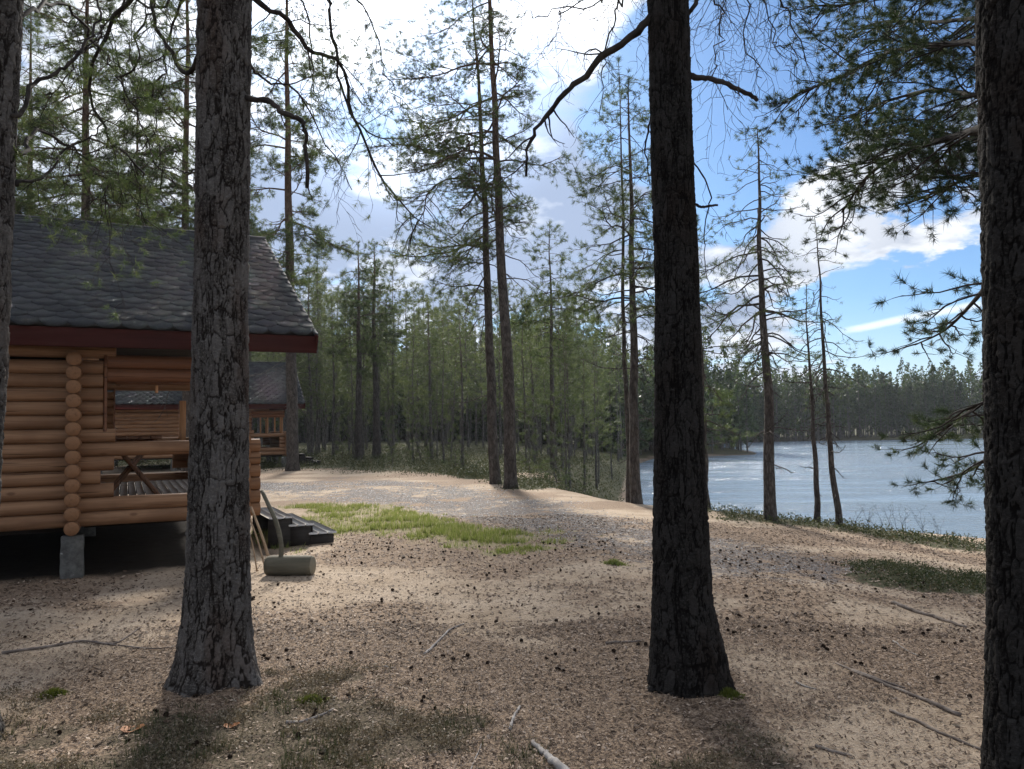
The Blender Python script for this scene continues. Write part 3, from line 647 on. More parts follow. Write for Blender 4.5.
def cabin(origin, rz, xl, xp, label, group, D=7.4, balusters=False, z0=.55, lp=.159, simple=False, xe=.87, steps=None):
    root = empty('log_cabin', origin, label, 'cabin', group, rz)
    r = lp*.53; nrow = 12; eo = .40; ze = 2.82; zr = 4.97; yr = D/2
    full = [z0+(k+.5)*lp for k in range(nrow)]; cross = [z0+k*lp for k in range(nrow+1)]
    # closed room
    mb = MB(); caps = []
    logs(mb, caps, 0, None, -xl-.25, 0.0, 0.0, full, r); build_logs(mb, [], 'log_wall', M_log, root)
    mb = MB(); logs(mb, caps, 0, None, -xl-.25, 0.0, D, full, r); mb.build('log_wall', M_log, root, True)
    mb = MB(); c2 = []
    for x in (0.0,):
        logs(mb, c2, 1, None, -.24, D+.24, x, cross, r*.94)
    build_logs(mb, c2, 'cross_wall', M_logY, root)
    mb = MB(); c2 = []; logs(mb, c2, 1, None, -.24, D+.24, -xl, cross, r*.94); build_logs(mb, c2, 'cross_wall', M_logY, root)
    # porch parapets with the stepped cut opening, front and back
    for y in (0.0, D):
        mb = MB(); caps3 = []
        cuts = {2: .41, 3: .27, 4: .41, 6: .42, 7: .29, 8: .29, 9: .29, 10: .29, 11: .29}
        for k in range(nrow):
            z = full[k] - (.085 if (y == D and k == 1) else 0)
            if k in (0, 1, 5): logs(mb, caps3, 0, None, 0, xp+.22, y, [z], r)
            else:
                logs(mb, caps3, 0, None, 0, cuts[k] if y == 0 else .3, y, [z], r)
                if k in (2, 3, 4): logs(mb, caps3, 0, None, xp-(.33 if y == 0 else .42), xp+.22, y, [z], r)
        caps3 = [q for q in caps3 if q[1] != 0]
        build_logs(mb, caps3, 'porch_wall', M_log, root)
        mb = MB(); mb.box((.315, y, (full[6]+full[11])/2+.08), (.035, .14, full[11]-full[6]+.16), bev=.004)
        mb.build('window_trim', M_beam, root)
    # right gable of the porch: short returns, entrance gap between
    mb = MB(); caps3 = []
    for k in range(7):
        logs(mb, caps3, 1, None, -.24, .62, xp, [cross[k]], r*1.02)
    build_logs(mb, caps3, 'porch_end_wall', M_logY, root)
    mb = MB(); caps3 = []
    for k in range(7):
        logs(mb, caps3, 1, None, D-.8 if not balusters else 1.0, D+.24, xp, [cross[k]], r*1.02)
    build_logs(mb, caps3, 'porch_end_wall', M_logY, root)
    # upper beams over the porch
    top = full[-1]+lp
    for y in (0.0, D, D/2):
        mb = MB(); caps3 = []
        for k, (z, x1) in enumerate(((full[10]+.07+(.34 if y == D else 0), xp-.12), (full[11]+.07+(.34 if y == D else 0), xp-.12))):
            if y == D/2: z += 1.05
            logs(mb, caps3, 0, None, .335 if y != D/2 else .0, x1, y, [z], r)
        build_logs(mb, caps3, 'porch_beam', M_beam, root)
    for y in (0.0, D):
        mb = MB(); caps3 = []; logs(mb, caps3, 0, None, -xl-.3, xp-.1 if y else .42, y, [top+.03], r); build_logs(mb, caps3, 'top_log', M_log, root)
    for y in (.05, D-.05):
        mb = MB(); mb.box((xp-.24, y, (full[4]+full[10])/2+.05), (.13, .13, full[10]-full[4]), bev=.008); mb.build('post', M_board, root)
    mb = MB(); mb.box((.86, .02, full[10]+.0-.09), (.035, .05, .09), bev=.003); mb.build('hook_block', M_board, root)
    # gable walls
    for x in (-xl, 0.0):
        V = []; Fc = []
        for s_, xx in enumerate((x-.06, x+.06)): V += [(xx, .02, top-.06), (xx, D-.02, top-.06), (xx, yr, zr-.22)]
        mk('gable_wall', V, [np.array([(0, 2, 1), (3, 4, 5)]), np.array([(0, 1, 4, 3), (1, 2, 5, 4), (2, 0, 3, 5)])], M_board, root, False, {'rnd': [.5]*6})
    # roof: deck boards, shingles, fascia
    x0 = -xl-xe; x1 = xp+xe; sl = math.hypot(yr+eo, zr-ze); ca = (yr+eo)/sl; sa = (zr-ze)/sl
    rf = None
    mb = MB()
    for sg in (1, -1):
        def S3(x, s, h): # slope coordinates -> local
            y = -eo+s*ca-h*sa; z = ze+s*sa+h*ca
            return (x, y if sg == 1 else D-y, z)
        V = [S3(x, s, h) for h in (-.05, -.0005) for s in (0.05, sl) for x in (x0+.03, x1-.03)]
        mb.add(V, [(0, 1, 3, 2), (4, 6, 7, 5), (0, 4, 5, 1), (2, 3, 7, 6), (0, 2, 6, 4), (1, 5, 7, 3)])
    rf = mb.build('roof', M_black, root)
    tw_, tp = .27, .205
    for sg in (1, -1):
        V = []; F4 = []; F5 = []; A = []
        nr = int(sl/tp)
        for k in range(nr+1):
            s0 = k*tp-.03; off = (k % 2)*tw_/2
            for c_ in range(int((x1-x0)/tw_)+2):
                xa = x0-tw_+off+c_*tw_; b = len(V); j1 = rng.normal(0, .003); lift = .017+abs(rng.normal(0, .004))
                pts = [(xa-.0015, s0+.10), (xa+.08, s0+j1), (xa+tw_-.08, s0+j1), (xa+tw_+.0015, s0+.10), (xa+tw_+.0015, s0+tp+.13), (xa-.0015, s0+tp+.13)]
                hs = [lift*.9, lift, lift, lift*.9, .001, .001]; rr = rng.uniform(0, 1)
                if xa > x1-.05 or xa+tw_ < x0+.05: continue
                for (px_, ps_), h_ in zip(pts, hs):
                    px_ = min(max(px_, x0), x1); ps_ = min(ps_, sl); y = -eo+ps_*ca-h_*sa; z = ze+ps_*sa+h_*ca
                    V.append((px_, y if sg == 1 else D-y, z)); A.append(rr)
                for (px_, ps_) in pts[:4]:
                    px_ = min(max(px_, x0), x1); ps_ = min(ps_, sl); y = -eo+ps_*ca+.008*sa; z = ze+ps_*sa-.008*ca
                    V.append((px_, y if sg == 1 else D-y, z)); A.append(rr)
                q = [(b, b+1, b+2, b+3), (b, b+3, b+4, b+5), (b+6, b+7, b+1, b), (b+7, b+8, b+2, b+1), (b+8, b+9, b+3, b+2)]
                q += [(b+6, b, b+5, b+6), (b+9, b+4, b+3, b+9)][:0]; F4 += q if sg == 1 else [w_[::-1] for w_ in q]
        V = np.array(V)
        mk('shingles', V, np.array(F4), M_shin, rf, False, {'rnd': A})
    mb = MB(); mb.tube([(x0, yr, zr+.012), (x1, yr, zr+.012)], .035, 8); mb.build('ridge_cap', M_shin, rf, True)
    for sg in (1, -1):
        ye = -eo+.012 if sg == 1 else D+eo-.012
        mb = MB(); mb.box(((x0+x1)/2, ye, ze-.135), (x1-x0-.02, .024, .215), bev=.003); mb.build('fascia', M_fascia, rf)
        mb = MB()
        for yy in np.arange(.06, eo-.02, .098):
            y = -eo+yy+.02; mb.box(((x0+x1)/2, y if sg == 1 else D-y, ze-.19), (x1-x0-.08, .09, .016), bev=.003)
        mb.build('soffit', M_fascia, rf)
    for x in (x0+.012, x1-.012):
        for sg in (1, -1):
            a = np.array([x, -eo-.005, ze-.12]); b = np.array([x, yr, zr-.115])
            if sg == -1: a[1] = D-a[1]; b[1] = D-b[1]
            mb = MB(); mb.bar(a, b, .024, .20); mb.build('barge_board', M_fascia, rf)
    # deck and base
    mb = MB()
    for k, x in enumerate(np.arange(.14, xp-.1, .125)): mb.box((x, D/2, z0+.065+rng.normal(0, .0015)), (.112, D-.2, .028), bev=.004)
    mb.build('deck', M_deck, root)
    for y in (.9, D/2, D-.9): mb = MB(); mb.box((xp/2-.02, y, z0-.03), (xp-.2, .10, .16)); mb.build('joist', M_black, root)
    mb = MB(); mb.box((-xl/2, D/2, z0-.01), (xl-.1, D-.2, .1)); mb.build('floor_base', M_black, root)
    for x in (-xl, -xl/2, 0.0, xp-.12):
        for y in (0.0, D/2, D):
            g_ = -.3; mb = MB()
            hz_ = (z0-.10-g_)/4
            q_ = .115; V = []; 
            for i_, zz_ in enumerate(np.linspace(g_, z0-.10, 9)):
                for (sx_, sy_) in ((-1, -1), (1, -1), (1, 1), (-1, 1)): V.append((x+sx_*q_*(1.05-.012*i_)+rng.normal(0, .004), y+sy_*q_+rng.normal(0, .003), zz_))
            V += [(x, y, z0-.10)]; mb.add(V, [(i_*4+k_, i_*4+(k_+1) % 4, i_*4+4+(k_+1) % 4, i_*4+4+k_) for i_ in range(8) for k_ in range(4)]); mb.F3.append(np.array([(32+k_, 32+(k_+1) % 4, 36) for k_ in range(4)]))
            mb.build('pier', M_conc, root)
    if balusters:
        for y in (0.0,):
            mb = MB()
            for x in np.linspace(.7, xp-.22, 4): mb.box((x, y, (full[5]+full[10])/2+.08), (.06, .05, full[10]-full[5]-.06), bev=.004)
            mb.build('baluster', M_board, root)
    return root
p0 = G(72, 577); dv = ray(2050, 400.17); dv = dv[:2]/np.linalg.norm(dv[:2]); RZ = math.atan2(dv[1], dv[0]); nv = np.array([-dv[1], dv[0]])
def cl(x, y, z=0.0): q = p0[:2]+dv*x+nv*y; return np.array([q[0], q[1], z])
cab1 = cabin((p0[0], p0[1], 0), RZ, 5.4, 1.83, 'orange brown log cabin with grey shingle roof, nearest building on the left', 'log cabins with grey shingle roofs')
d2a = RZ - math.radians(4); d2 = np.array([math.cos(d2a), math.sin(d2a)])
pc = at(287, 467, 34.5)[:2] - d2*1.83
cab2 = cabin((pc[0], pc[1], 0), d2a, 5.6, 1.83, 'smaller looking log cabin seen beyond the near porch, at the edge of the woods', 'log cabins with grey shingle roofs', balusters=True, xe=.75)
# picnic table on the near porch
def table(x, y, z, rz):
    r = empty('picnic_table', (*cl(x, y)[:2], z), 'brown picnic table with crossed legs standing on the cabin porch', 'table', None, rz)
    mb = MB()
    for k in range(5): mb.box(((k-2)*.152, 0, .735), (.145, 1.7, .035), bev=.004)
    mb.build('table_top', M_table, r)
    for s_ in (-1, 1):
        for q in (-1, 1):
            mb = MB(); mb.bar((-q*.42, s_*.58+q*.025, 0.0), (q*.30, s_*.58+q*.025, .715), .045, .095, .004, up=(0, 1, 0)); mb.build('leg', M_table, r)
        mb = MB(); mb.box((0, s_*.58+.07, .67), (.66, .045, .09), bev=.004); mb.build('crosspiece', M_table, r)
    mb = MB(); mb.bar((0, -.55, .40), (0, .55, .40), .045, .09, .004); mb.build('brace', M_table, r)
    return r
tb = table(.62, 2.3, .55+.081, RZ); tb.scale = (.95, 1, 1.24)
# entrance steps
sr = empty('porch_steps', (*cl(2.32, 1.0)[:2], 0), 'dark wooden steps with pale treads beside the near cabin porch', 'steps', None, RZ); sr.scale = (1, 1, .86)
for k, (x0_, x1_, zt) in enumerate(((0, .32, .45), (.27, .62, .31), (.55, .95, .155))):
    mb = MB()
    for q in range(3): mb.box((x0_+(x1_-x0_)*(q+.5)/3, .75, zt), ((x1_-x0_)/3-.008, 1.56, .034), bev=.004)
    mb.build('tread', M_deck, sr)
for y in (.02, 1.48):
    mb = MB()
    for (x0_, x1_, zt) in ((0, .30, .43), (.29, .58, .29), (.57, .90, .135)): mb.box(((x0_+x1_)/2, y, zt/2-.06), (x1_-x0_, .06, zt+.09))
    mb.build('stringer', M_black, sr)
for k, (x_, zt) in enumerate(((.335, .36), (.62, .22), (.92, .06))):
    mb = MB(); mb.box((x_-.012, .75, zt-.01), (.02, 1.44, .13)); mb.build('riser', M_black, sr)
# little steps of the far cabin
sr2 = empty('porch_steps', (*(at(302, 466, 35.6)[:2]), 0), 'small dark steps at the foot of the big pine by the far cabin', 'steps', None, d2a)
for k in range(3):
    mb = MB(); mb.box((k*.35, .6, .5-.17*k), (.36, 1.2, .05)); mb.build('tread', M_black, sr2)
    mb = MB(); mb.box((k*.35, .6, (.47-.17*k)/2), (.30, 1.1, .47-.17*k)); mb.build('riser', M_black, sr2)
# giant wooden mallet
ml = G(290, 575); mr = empty('wooden_mallet', (ml[0], ml[1], ml[2]), 'big log mallet with a curved branch handle lying on the sand', 'mallet')
M_mal = m_wood('grey_green_log', (.10, .088, .06), (.17, .15, .105), (.06, .052, .036), 0, .8, .7, False, .2)
m, t = mat('cut_wood'); o_ = t.obj(); n_ = t.noise(o_, 30, 4); t.out(t.mix(n_, (.16, .14, .10), (.28, .25, .18)), .85, t.bump(n_, .4, .004), .15); M_cut = m
hw = .26; hr = .112; ax = norm(np.array([1, -.10, 0.0]))
mb = MB(); tt = np.linspace(-1, 1, 14); P = ax*tt[:, None]*hw+np.array([0, 0, hr-.008]); Rm = hr*np.array([.93, .99]+[1.0]*10+[.99, .93]); mb.tube(P, Rm, 26, cap=True)
hd = mb.build('head', M_mal, mr, True)
for s_ in (-1, 1):
    mb = MB(); mb.tube([ax*s_*(hw+.001)+np.array([0, 0, hr-.008]), ax*s_*(hw+.006)+np.array([0, 0, hr-.008])], [hr*.92, hr*.88], 26); mb.build('end_face', M_cut, hd)
Yh = ml[1]
hp = smooth_path([at(281, 554, Yh)+[0, 0, -.05], at(281, 543, Yh+.02), at(276, 522, Yh+.1), at(269, 506, Yh+.22), at(262, 491, Yh+.35)], 20)
mb = MB(); mb.tube(hp-ml, np.linspace(.028, .022, 20), 10, jit=.12); mb.build('handle', M_mal, mr, True)
# sticks leaning on the porch
M_stick = m_branch('pale_stick_wood', (.26, .17, .10), (.40, .28, .18))
for k, (a, b, yy, lb) in enumerate((((251, 507, 9.25), (272, 541, 9.0), .018, 'thicker pale stick leaning against the porch corner'), ((249, 516, 9.2), (266, 543, 8.9), .011, 'thin stick leaning beside the thicker pale stick'), ((247, 524, 9.15), (257, 545, 8.95), .009, 'shortest thin stick leaning nearest the big trunk'))):
    pa = at(*a); pb = at(*b); pb[2] = zg(pb[0], pb[1])[0]+.005
    P = smooth_path([pb, (pa+pb)/2+[.01, 0, .01], pa], 10); mb = MB(); mb.tube(P-pb, np.linspace(yy, yy*.75, 10), 7)
    o = mb.build('leaning_stick', M_stick, None, True); o.location = pb; tag(o, lb, 'stick', 'sticks leaning at the porch corner')
# ------------------------------------------------------------------ the four close trunks
def near_tree(base_px, Yb, pts, label, seed, **kw):
    """pts: (u, v, width_px) of the trunk axis going up"""
    b = base_px; base = np.array([b[0], b[1], zg(b[0], b[1])[0]])
    root = empty('pine_tree', base, label, 'tree', 'close pine trunks'); P = [np.array([0, 0, -.35])]; R = []
    for (u, v, w) in pts:
        q = at(u, v, Yb); KW = .91; P.append(q-base); R.append(w/2/F*np.linalg.norm(q-np.array([0, 0, CZ]))*KW)
    P[0][:2] = P[1][:2]; R = [R[0]*1.02]+R
    d = norm(P[-1]-P[-2]); top = P[-1]+d*(kw.pop('H', 12)-P[-1][2]); mid = (P[-1]+top)/2+np.array([.05, .04, 0])
    P += [mid, top]; R += [R[-1]*.72, .02]
    near_trunk(root, P, R, s=seed, **kw)
    return root, np.array(P), R, base
c2 = G(216, 684); n2, P2, R2, b2 = near_tree(c2, c2[1], [(216, 640, 64), (218, 560, 60), (219, 440, 58), (221, 300, 54), (223, 150, 52), (225, 0, 50)], 'big grey scaly pine trunk in front of the log cabin', 1, cells=33, groove=.016, flare=.34)
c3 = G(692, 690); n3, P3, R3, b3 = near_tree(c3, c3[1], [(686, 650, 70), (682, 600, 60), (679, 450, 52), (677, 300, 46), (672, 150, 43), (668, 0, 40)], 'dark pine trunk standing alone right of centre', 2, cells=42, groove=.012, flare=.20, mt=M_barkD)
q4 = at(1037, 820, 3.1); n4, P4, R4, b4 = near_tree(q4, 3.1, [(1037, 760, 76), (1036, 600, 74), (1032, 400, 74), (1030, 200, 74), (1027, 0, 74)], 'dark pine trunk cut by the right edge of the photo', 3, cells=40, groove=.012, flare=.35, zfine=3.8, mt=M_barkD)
q1 = at(-60, 730, 4.2); n1, P1, R1, b1 = near_tree(q1, 4.2, [(-54, 640, 66), (-42, 500, 62), (-29, 300, 62), (-23, 100, 62), (-18, 0, 60)], 'grey pine trunk cut by the left edge of the photo', 4, cells=34, groove=.016)
# crowns of the close pines, well above the frame
def crown(root, P, seed, n=26, z0=6.5, z1=11.8, Lm=1.7, extra=None, R=.1):
    rg = np.random.default_rng(seed); tf = []; mb = MB()
    for k in range(n):
        z = z0+(z1-z0)*k/n; p = np.array([np.interp(z, P[:, 2], P[:, 0]), np.interp(z, P[:, 2], P[:, 1]), z]); th = k*2.4
        d = np.array([math.cos(th), math.sin(th), .25]); limb(mb, tf, p, norm(d), Lm*(1-.6*k/n)*rg.uniform(.7, 1.1), .03, rg, 0, dict(sub=(3, 5), ratio=(.42, .4)))
    mb.build('branches', M_bark, root, True)
    C = [a[0] for a in tf]; D_ = [a[1] for a in tf]; s_ = [a[2]*.13 for a in tf]
    for (q, dd, ss) in (extra or []): C.append(q); D_.append(dd); s_.append(ss)
    V, rn = tuft_mesh(np.array(C), np.array(D_), np.array(s_), 12, .006, r=rg)
    mk('crown', V, np.arange(len(V)).reshape(-1, 3), M_ndl, root, False, {'rnd': rn})
def leafy(root, pts, r0_, r1_, seed, nsub, sublen, prm=None, tufts=36, tsize=.062, tw=.0033, elev=(-.3, .25)):
    rg = np.random.default_rng(seed); P = from_px(pts, 30); base = np.array(root.location); mb = MB(); tf = []
    mb.tube(P-base, np.linspace(r0_, r1_, 30), 8, jit=.15)
    pr = dict(sub=(13, 20), ratio=(.40, .42), wob=.16, droop=.16, rise=1.6, bare=.08, rmin=.0018); pr.update(prm or {})
    for k in range(nsub):
        f = .12+.88*(k+rg.random())/nsub; a = f*29; i0 = int(min(a, 28)); q = P[i0]*(1-a+i0)+P[i0+1]*(a-i0); ax = norm(P[i0+1]-P[i0])
        sd2 = norm(np.cross(ax, [0, 0, 1]))*(1 if k % 2 else -1)
        nd_ = norm(ax*rg.uniform(.5, 1.1)+sd2*rg.uniform(.3, 1.0)+np.array([0, 0, rg.uniform(*elev)]))
        limb(mb, tf, q-base, nd_, sublen*rg.uniform(.6, 1.2)*(1.1-.55*f), max(r1_, .007), rg, 0, pr)
    mb.build('branch', M_branch, root, True)
    V, rn = tuft_mesh(np.array([a[0] for a in tf]), np.array([a[1] for a in tf]), np.array([a[2] for a in tf])*tsize, tufts, tw, .8, r=rg)
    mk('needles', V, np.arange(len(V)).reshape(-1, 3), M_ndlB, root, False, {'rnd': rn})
for rt, P, s_ in ((n1, P1, 1), (n2, P2, 2), (n3, P3, 3), (n4, P4, 4)): crown(rt, P, s_)
# leafy boughs of the right-hand pine reaching over the lake
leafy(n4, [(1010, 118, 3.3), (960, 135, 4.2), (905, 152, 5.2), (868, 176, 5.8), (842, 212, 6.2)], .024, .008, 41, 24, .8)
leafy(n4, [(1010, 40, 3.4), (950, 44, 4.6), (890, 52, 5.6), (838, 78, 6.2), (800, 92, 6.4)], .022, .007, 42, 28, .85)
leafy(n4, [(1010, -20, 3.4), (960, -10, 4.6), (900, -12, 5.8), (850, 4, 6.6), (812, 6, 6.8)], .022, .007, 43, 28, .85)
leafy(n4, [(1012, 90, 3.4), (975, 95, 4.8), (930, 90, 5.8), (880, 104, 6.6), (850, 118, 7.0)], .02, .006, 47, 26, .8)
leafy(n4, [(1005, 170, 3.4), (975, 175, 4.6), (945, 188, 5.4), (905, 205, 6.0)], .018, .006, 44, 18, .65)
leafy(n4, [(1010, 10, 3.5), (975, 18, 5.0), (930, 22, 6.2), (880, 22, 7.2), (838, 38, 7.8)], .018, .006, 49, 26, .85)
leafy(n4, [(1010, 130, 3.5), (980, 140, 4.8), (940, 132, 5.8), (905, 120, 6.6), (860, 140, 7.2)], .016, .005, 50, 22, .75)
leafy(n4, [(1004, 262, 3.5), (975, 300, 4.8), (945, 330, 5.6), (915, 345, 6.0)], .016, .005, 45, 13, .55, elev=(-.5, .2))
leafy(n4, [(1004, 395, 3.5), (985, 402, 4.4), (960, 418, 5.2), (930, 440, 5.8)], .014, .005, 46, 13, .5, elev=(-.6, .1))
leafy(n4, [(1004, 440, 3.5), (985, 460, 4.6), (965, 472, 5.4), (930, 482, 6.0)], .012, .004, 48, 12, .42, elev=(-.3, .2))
# bare crooked boughs of the dark trunk
def nb(root, pts, a, b, seed, subs, sl, leafn=0, **kw):
    o, tf, base = near_branch(root, pts, a, b, seed, subs, sl, leaf=leafn > 0, **kw)
    if leafn and tf:
        V, rn = tuft_mesh(np.array([q[0] for q in tf]), np.array([q[1] for q in tf]), np.array([q[2] for q in tf])*.07, leafn, .003)
        mk('needles', V, np.arange(len(V)).reshape(-1, 3), M_ndl, o, False, {'rnd': rn})
    return o
Yd = c3[1]
nb(n3, [(655, 8, Yd), (638, 30, Yd), (612, 48, Yd+.1), (585, 78, Yd+.2), (562, 98, Yd+.25), (542, 122, Yd+.3), (528, 145, Yd+.3), (526, 176, Yd+.3)], .028, .008, 51, 7, .32)
nb(n3, [(690, 75, Yd), (718, 83, Yd-.05), (742, 93, Yd-.1), (757, 100, Yd-.12)], .019, .012, 52, 2, .22, label='short snapped branch stub on the right side')
nb(n3, [(690, 204, Yd), (702, 206, Yd), (718, 205, Yd-.05)], .010, .007, 53, 0, .2)
nb(n3, [(690, 20, Yd), (705, -20, Yd+.3), (740, -35, Yd+.8), (775, -10, Yd+1.2), (792, 22, Yd+1.4), (806, 60, Yd+1.5)], .014, .004, 54, 16, .8)
nb(n3, [(688, -30, Yd), (715, -25, Yd+.5), (735, 10, Yd+1.0), (748, 55, Yd+1.3), (762, 78, Yd+1.5)], .010, .003, 55, 14, .75)
nb(n3, [(655, -40, Yd), (625, -30, Yd+.3), (612, 8, Yd+.5), (606, 60, Yd+.6), (600, 110, Yd+.6)], .010, .003, 56, 8, .5)
nb(n3, [(690, 160, Yd), (706, 190, Yd+.2), (700, 240, Yd+.4), (712, 290, Yd+.5)], .006, .002, 57, 4, .35)
nb(n3, [(655, 100, Yd), (648, 140, Yd+.1), (650, 185, Yd+.2)], .008, .003, 58, 3, .25)
Ye = c2[1]
nb(n2, [(246, 100, Ye), (268, 108, Ye-.1), (292, 120, Ye-.15), (306, 127, Ye-.2), (306, 150, Ye-.2), (307, 188, Ye-.2)], .019, .012, 61, 2, .18, label='broken branch bent down at its end')
nb(n2, [(246, -25, Ye), (262, 2, Ye+.1), (290, 26, Ye+.3), (312, 55, Ye+.4), (338, 66, Ye+.5), (352, 120, Ye+.7), (372, 168, Ye+.8), (402, 206, Ye+.9), (432, 228, Ye+1.0)], .021, .004, 62, 18, .6, 22)
nb(n2, [(322, -20, Ye+.4), (325, 20, Ye+.45), (330, 58, Ye+.5), (345, 110, Ye+.6), (365, 130, Ye+.7), (395, 146, Ye+.8)], .014, .004, 63, 14, .6, 22)
nb(n2, [(246, 60, Ye), (270, 75, Ye+.3), (300, 92, Ye+.6), (330, 150, Ye+1), (352, 190, Ye+1.2)], .009, .003, 64, 12, .6, 0)
nb(n2, [(205, 50, Ye), (190, 70, Ye+.2), (170, 46, Ye+.4), (155, 22, Ye+.5), (150, -20, Ye+.6)], .018, .012, 65, 6, .35)
nb(n2, [(200, -30, Ye), (150, -18, Ye+.2), (128, -2, Ye+.3), (104, 14, Ye+.5), (98, 60, Ye+.6), (94, 110, Ye+.7), (104, 140, Ye+.7), (128, 160, Ye+.8), (140, 196, Ye+.9)], .020, .006, 66, 16, .6, 18)
nb(n2, [(204, -10, Ye), (150, -22, Ye+.4), (134, 10, Ye+.5), (136, 60, Ye+.6), (130, 96, Ye+.7), (150, 150, Ye+.8), (176, 186, Ye+.9)], .011, .004, 67, 14, .6, 18)
nb(n2, [(204, 150, Ye), (188, 170, Ye+.3), (165, 168, Ye+.5), (160, 190, Ye+.6)], .007, .003, 68, 5, .3, 0)
nb(n1, [(15, 190, 4.2), (40, 178, 4.5), (62, 150, 4.8), (95, 132, 5.0), (110, 118, 5.2)], .010, .003, 69, 12, .5, 22)
nb(n1, [(15, 120, 4.2), (50, 80, 4.6), (78, 60, 4.9), (98, 20, 5.2), (108, -15, 5.4)], .013, .006, 70, 12, .5, 22)
for k, (pts, sd_) in enumerate((
    ([(246, -20, Ye+.2), (275, -12, Ye+1), (300, 20, Ye+1.6), (318, 70, Ye+2), (325, 120, Ye+2.2)], 71),
    ([(250, -30, Ye+.2), (330, -25, Ye+1.4), (362, 20, Ye+2), (385, 80, Ye+2.3), (410, 110, Ye+2.5)], 72),
    ([(205, -25, Ye), (160, -30, Ye+1), (110, -10, Ye+1.8), (70, 40, Ye+2.2), (50, 100, Ye+2.4), (62, 150, Ye+2.5)], 73),
    ([(205, -10, Ye+.1), (176, 10, Ye+.8), (160, 70, Ye+1.2), (150, 120, Ye+1.5), (120, 180, Ye+1.7)], 74),
    ([(10, 20, 4.2), (60, 10, 5.2), (100, 50, 6), (135, 110, 6.4), (165, 150, 6.8)], 75),
    ([(10, 150, 4.2), (50, 140, 5.0), (90, 170, 5.6), (120, 205, 6.0)], 76))):
    nb(n2 if k < 4 else n1, pts, .013, .003, sd_, 20, .75, 18)
for k, (pts, sd_) in enumerate((
    ([(655, -30, Yd), (630, -35, Yd+.8), (590, -10, Yd+1.4), (560, 20, Yd+1.8), (545, 60, Yd+2)], 81),
    ([(655, -10, Yd), (620, -20, Yd+1.2), (575, -15, Yd+2), (525, 5, Yd+2.6), (505, 50, Yd+3)], 82),
    ([(685, -20, Yd), (720, -30, Yd+1), (760, -25, Yd+1.6), (775, 30, Yd+2), (790, 80, Yd+2.2)], 83),
    ([(685, -30, Yd), (705, -32, Yd+1), (722, 10, Yd+1.6), (718, 60, Yd+2), (728, 110, Yd+2.2)], 84))):
    nb(n3, pts, .010, .003, sd_, 20, .8, 0)
# ------------------------------------------------------------------ mid-distance pines, each its own tree
def place_pine(seed, u, v, Y, top, H, wpx, label, **kw):
    """base pixel + distance; top = (u, v) a point on the axis that fixes the lean"""
    b = at(u, v, Y); z = zg(b[0], b[1])[0]; a = at(top[0], top[1], Y)
    hz_ = max(a[2]-z, .5); lean = ((a[0]-b[0])/hz_*H, 0)
    r = wpx/2/F*Y; kw.setdefault('nb', 46)
    root = pine(seed, H, r, lean=lean, **kw); root.location = (b[0], b[1], z)
    tag(root, label, 'tree', kw.get('group', 'tall pines around the clearing')); return root
big = dict(tsize=.13, tw=.0075, tufts=15)
place_pine(101, 511, 487, 20.5, (490, 0), 17.5, 13, 'taller straight pine of the leaning pair in the centre', crown0=.36, Lmax=2.5, nb=62, dead=16, asym=(math.pi, .35), **big)
place_pine(102, 496, 480, 22, (474, 60), 15.0, 11, 'thinner left pine of the leaning pair in the centre', crown0=.34, Lmax=2.7, nb=56, dead=14, asym=(math.pi, .5), peak=.3, **big)
place_pine(103, 637, 497, 16.8, (631, 210), 9.5, 11, 'dark pine at the bank edge left of the lone dark trunk', crown0=.36, Lmax=1.9, nb=42, dead=14, **big)
place_pine(104, 629, 495, 17.6, (620, 130), 10.5, 6, 'slender pine growing close beside the dark bank edge pine', crown0=.42, Lmax=1.8, nb=36, dead=12, **big)
place_pine(105, 770, 513, 14.6, (757, 130), 7.6, 12, 'thick based pine on the bank before the lake, pointed top', crown0=.40, Lmax=1.5, Lmin=.35, nb=70, dead=18, tsize=.10, tw=.006, tufts=14, prm=dict(sub=(4.5, 7), droop=.30), elev=(-.1, .2))
place_pine(106, 818, 520, 14.8, (808, 320), 4.6, 6, 'short thin dead looking tree between two bank pines', crown0=.45, Lmax=.6, Lmin=.2, nb=22, dead=16, tsize=.08, tw=.005, tufts=6, name='dead_tree', prm=dict(sub=(3, 4)))
place_pine(107, 838, 523, 14.6, (817, 250), 5.9, 6.5, 'slim sparse spruce on the bank, rightmost before the lake', crown0=.42, Lmax=.95, Lmin=.15, nb=40, dead=22, tsize=.085, tw=.005, tufts=8, name='spruce_tree', prm=dict(sub=(4, 5), droop=.3), elev=(-.35, .0))
place_pine(108, 710, 504, 16.2, (704, 380), 6.5, 5.5, 'thin pine half hidden behind the lone dark trunk', crown0=.22, Lmax=1.3, nb=30, dead=8, **big)
place_pine(109, 554, 474, 30, (550, 250), 9.8, 6, 'reddish barked pine between the pair and the bank', crown0=.45, Lmax=1.7, nb=44, dead=10, tsize=.18, tw=.011, tufts=14)
place_pine(110, 293, 468, 31, (288, 80), 23, 12, 'big pine standing at the corner of the far cabin', crown0=.33, Lmax=3.2, nb=56, dead=16, tsize=.2, tw=.012, tufts=14)
place_pine(111, 187, 470, 24, (188, 0), 19, 11, 'reddish pine rising behind the near cabin roof, beside the big trunk', crown0=.26, Lmax=3.0, nb=86, dead=10, tsize=.17, tw=.010, tufts=16)
place_pine(112, 84, 475, 23, (88, 0), 18, 14, 'leafy pine rising behind the left part of the cabin roof', crown0=.24, Lmax=3.0, nb=94, dead=6, tsize=.17, tw=.010, tufts=16)
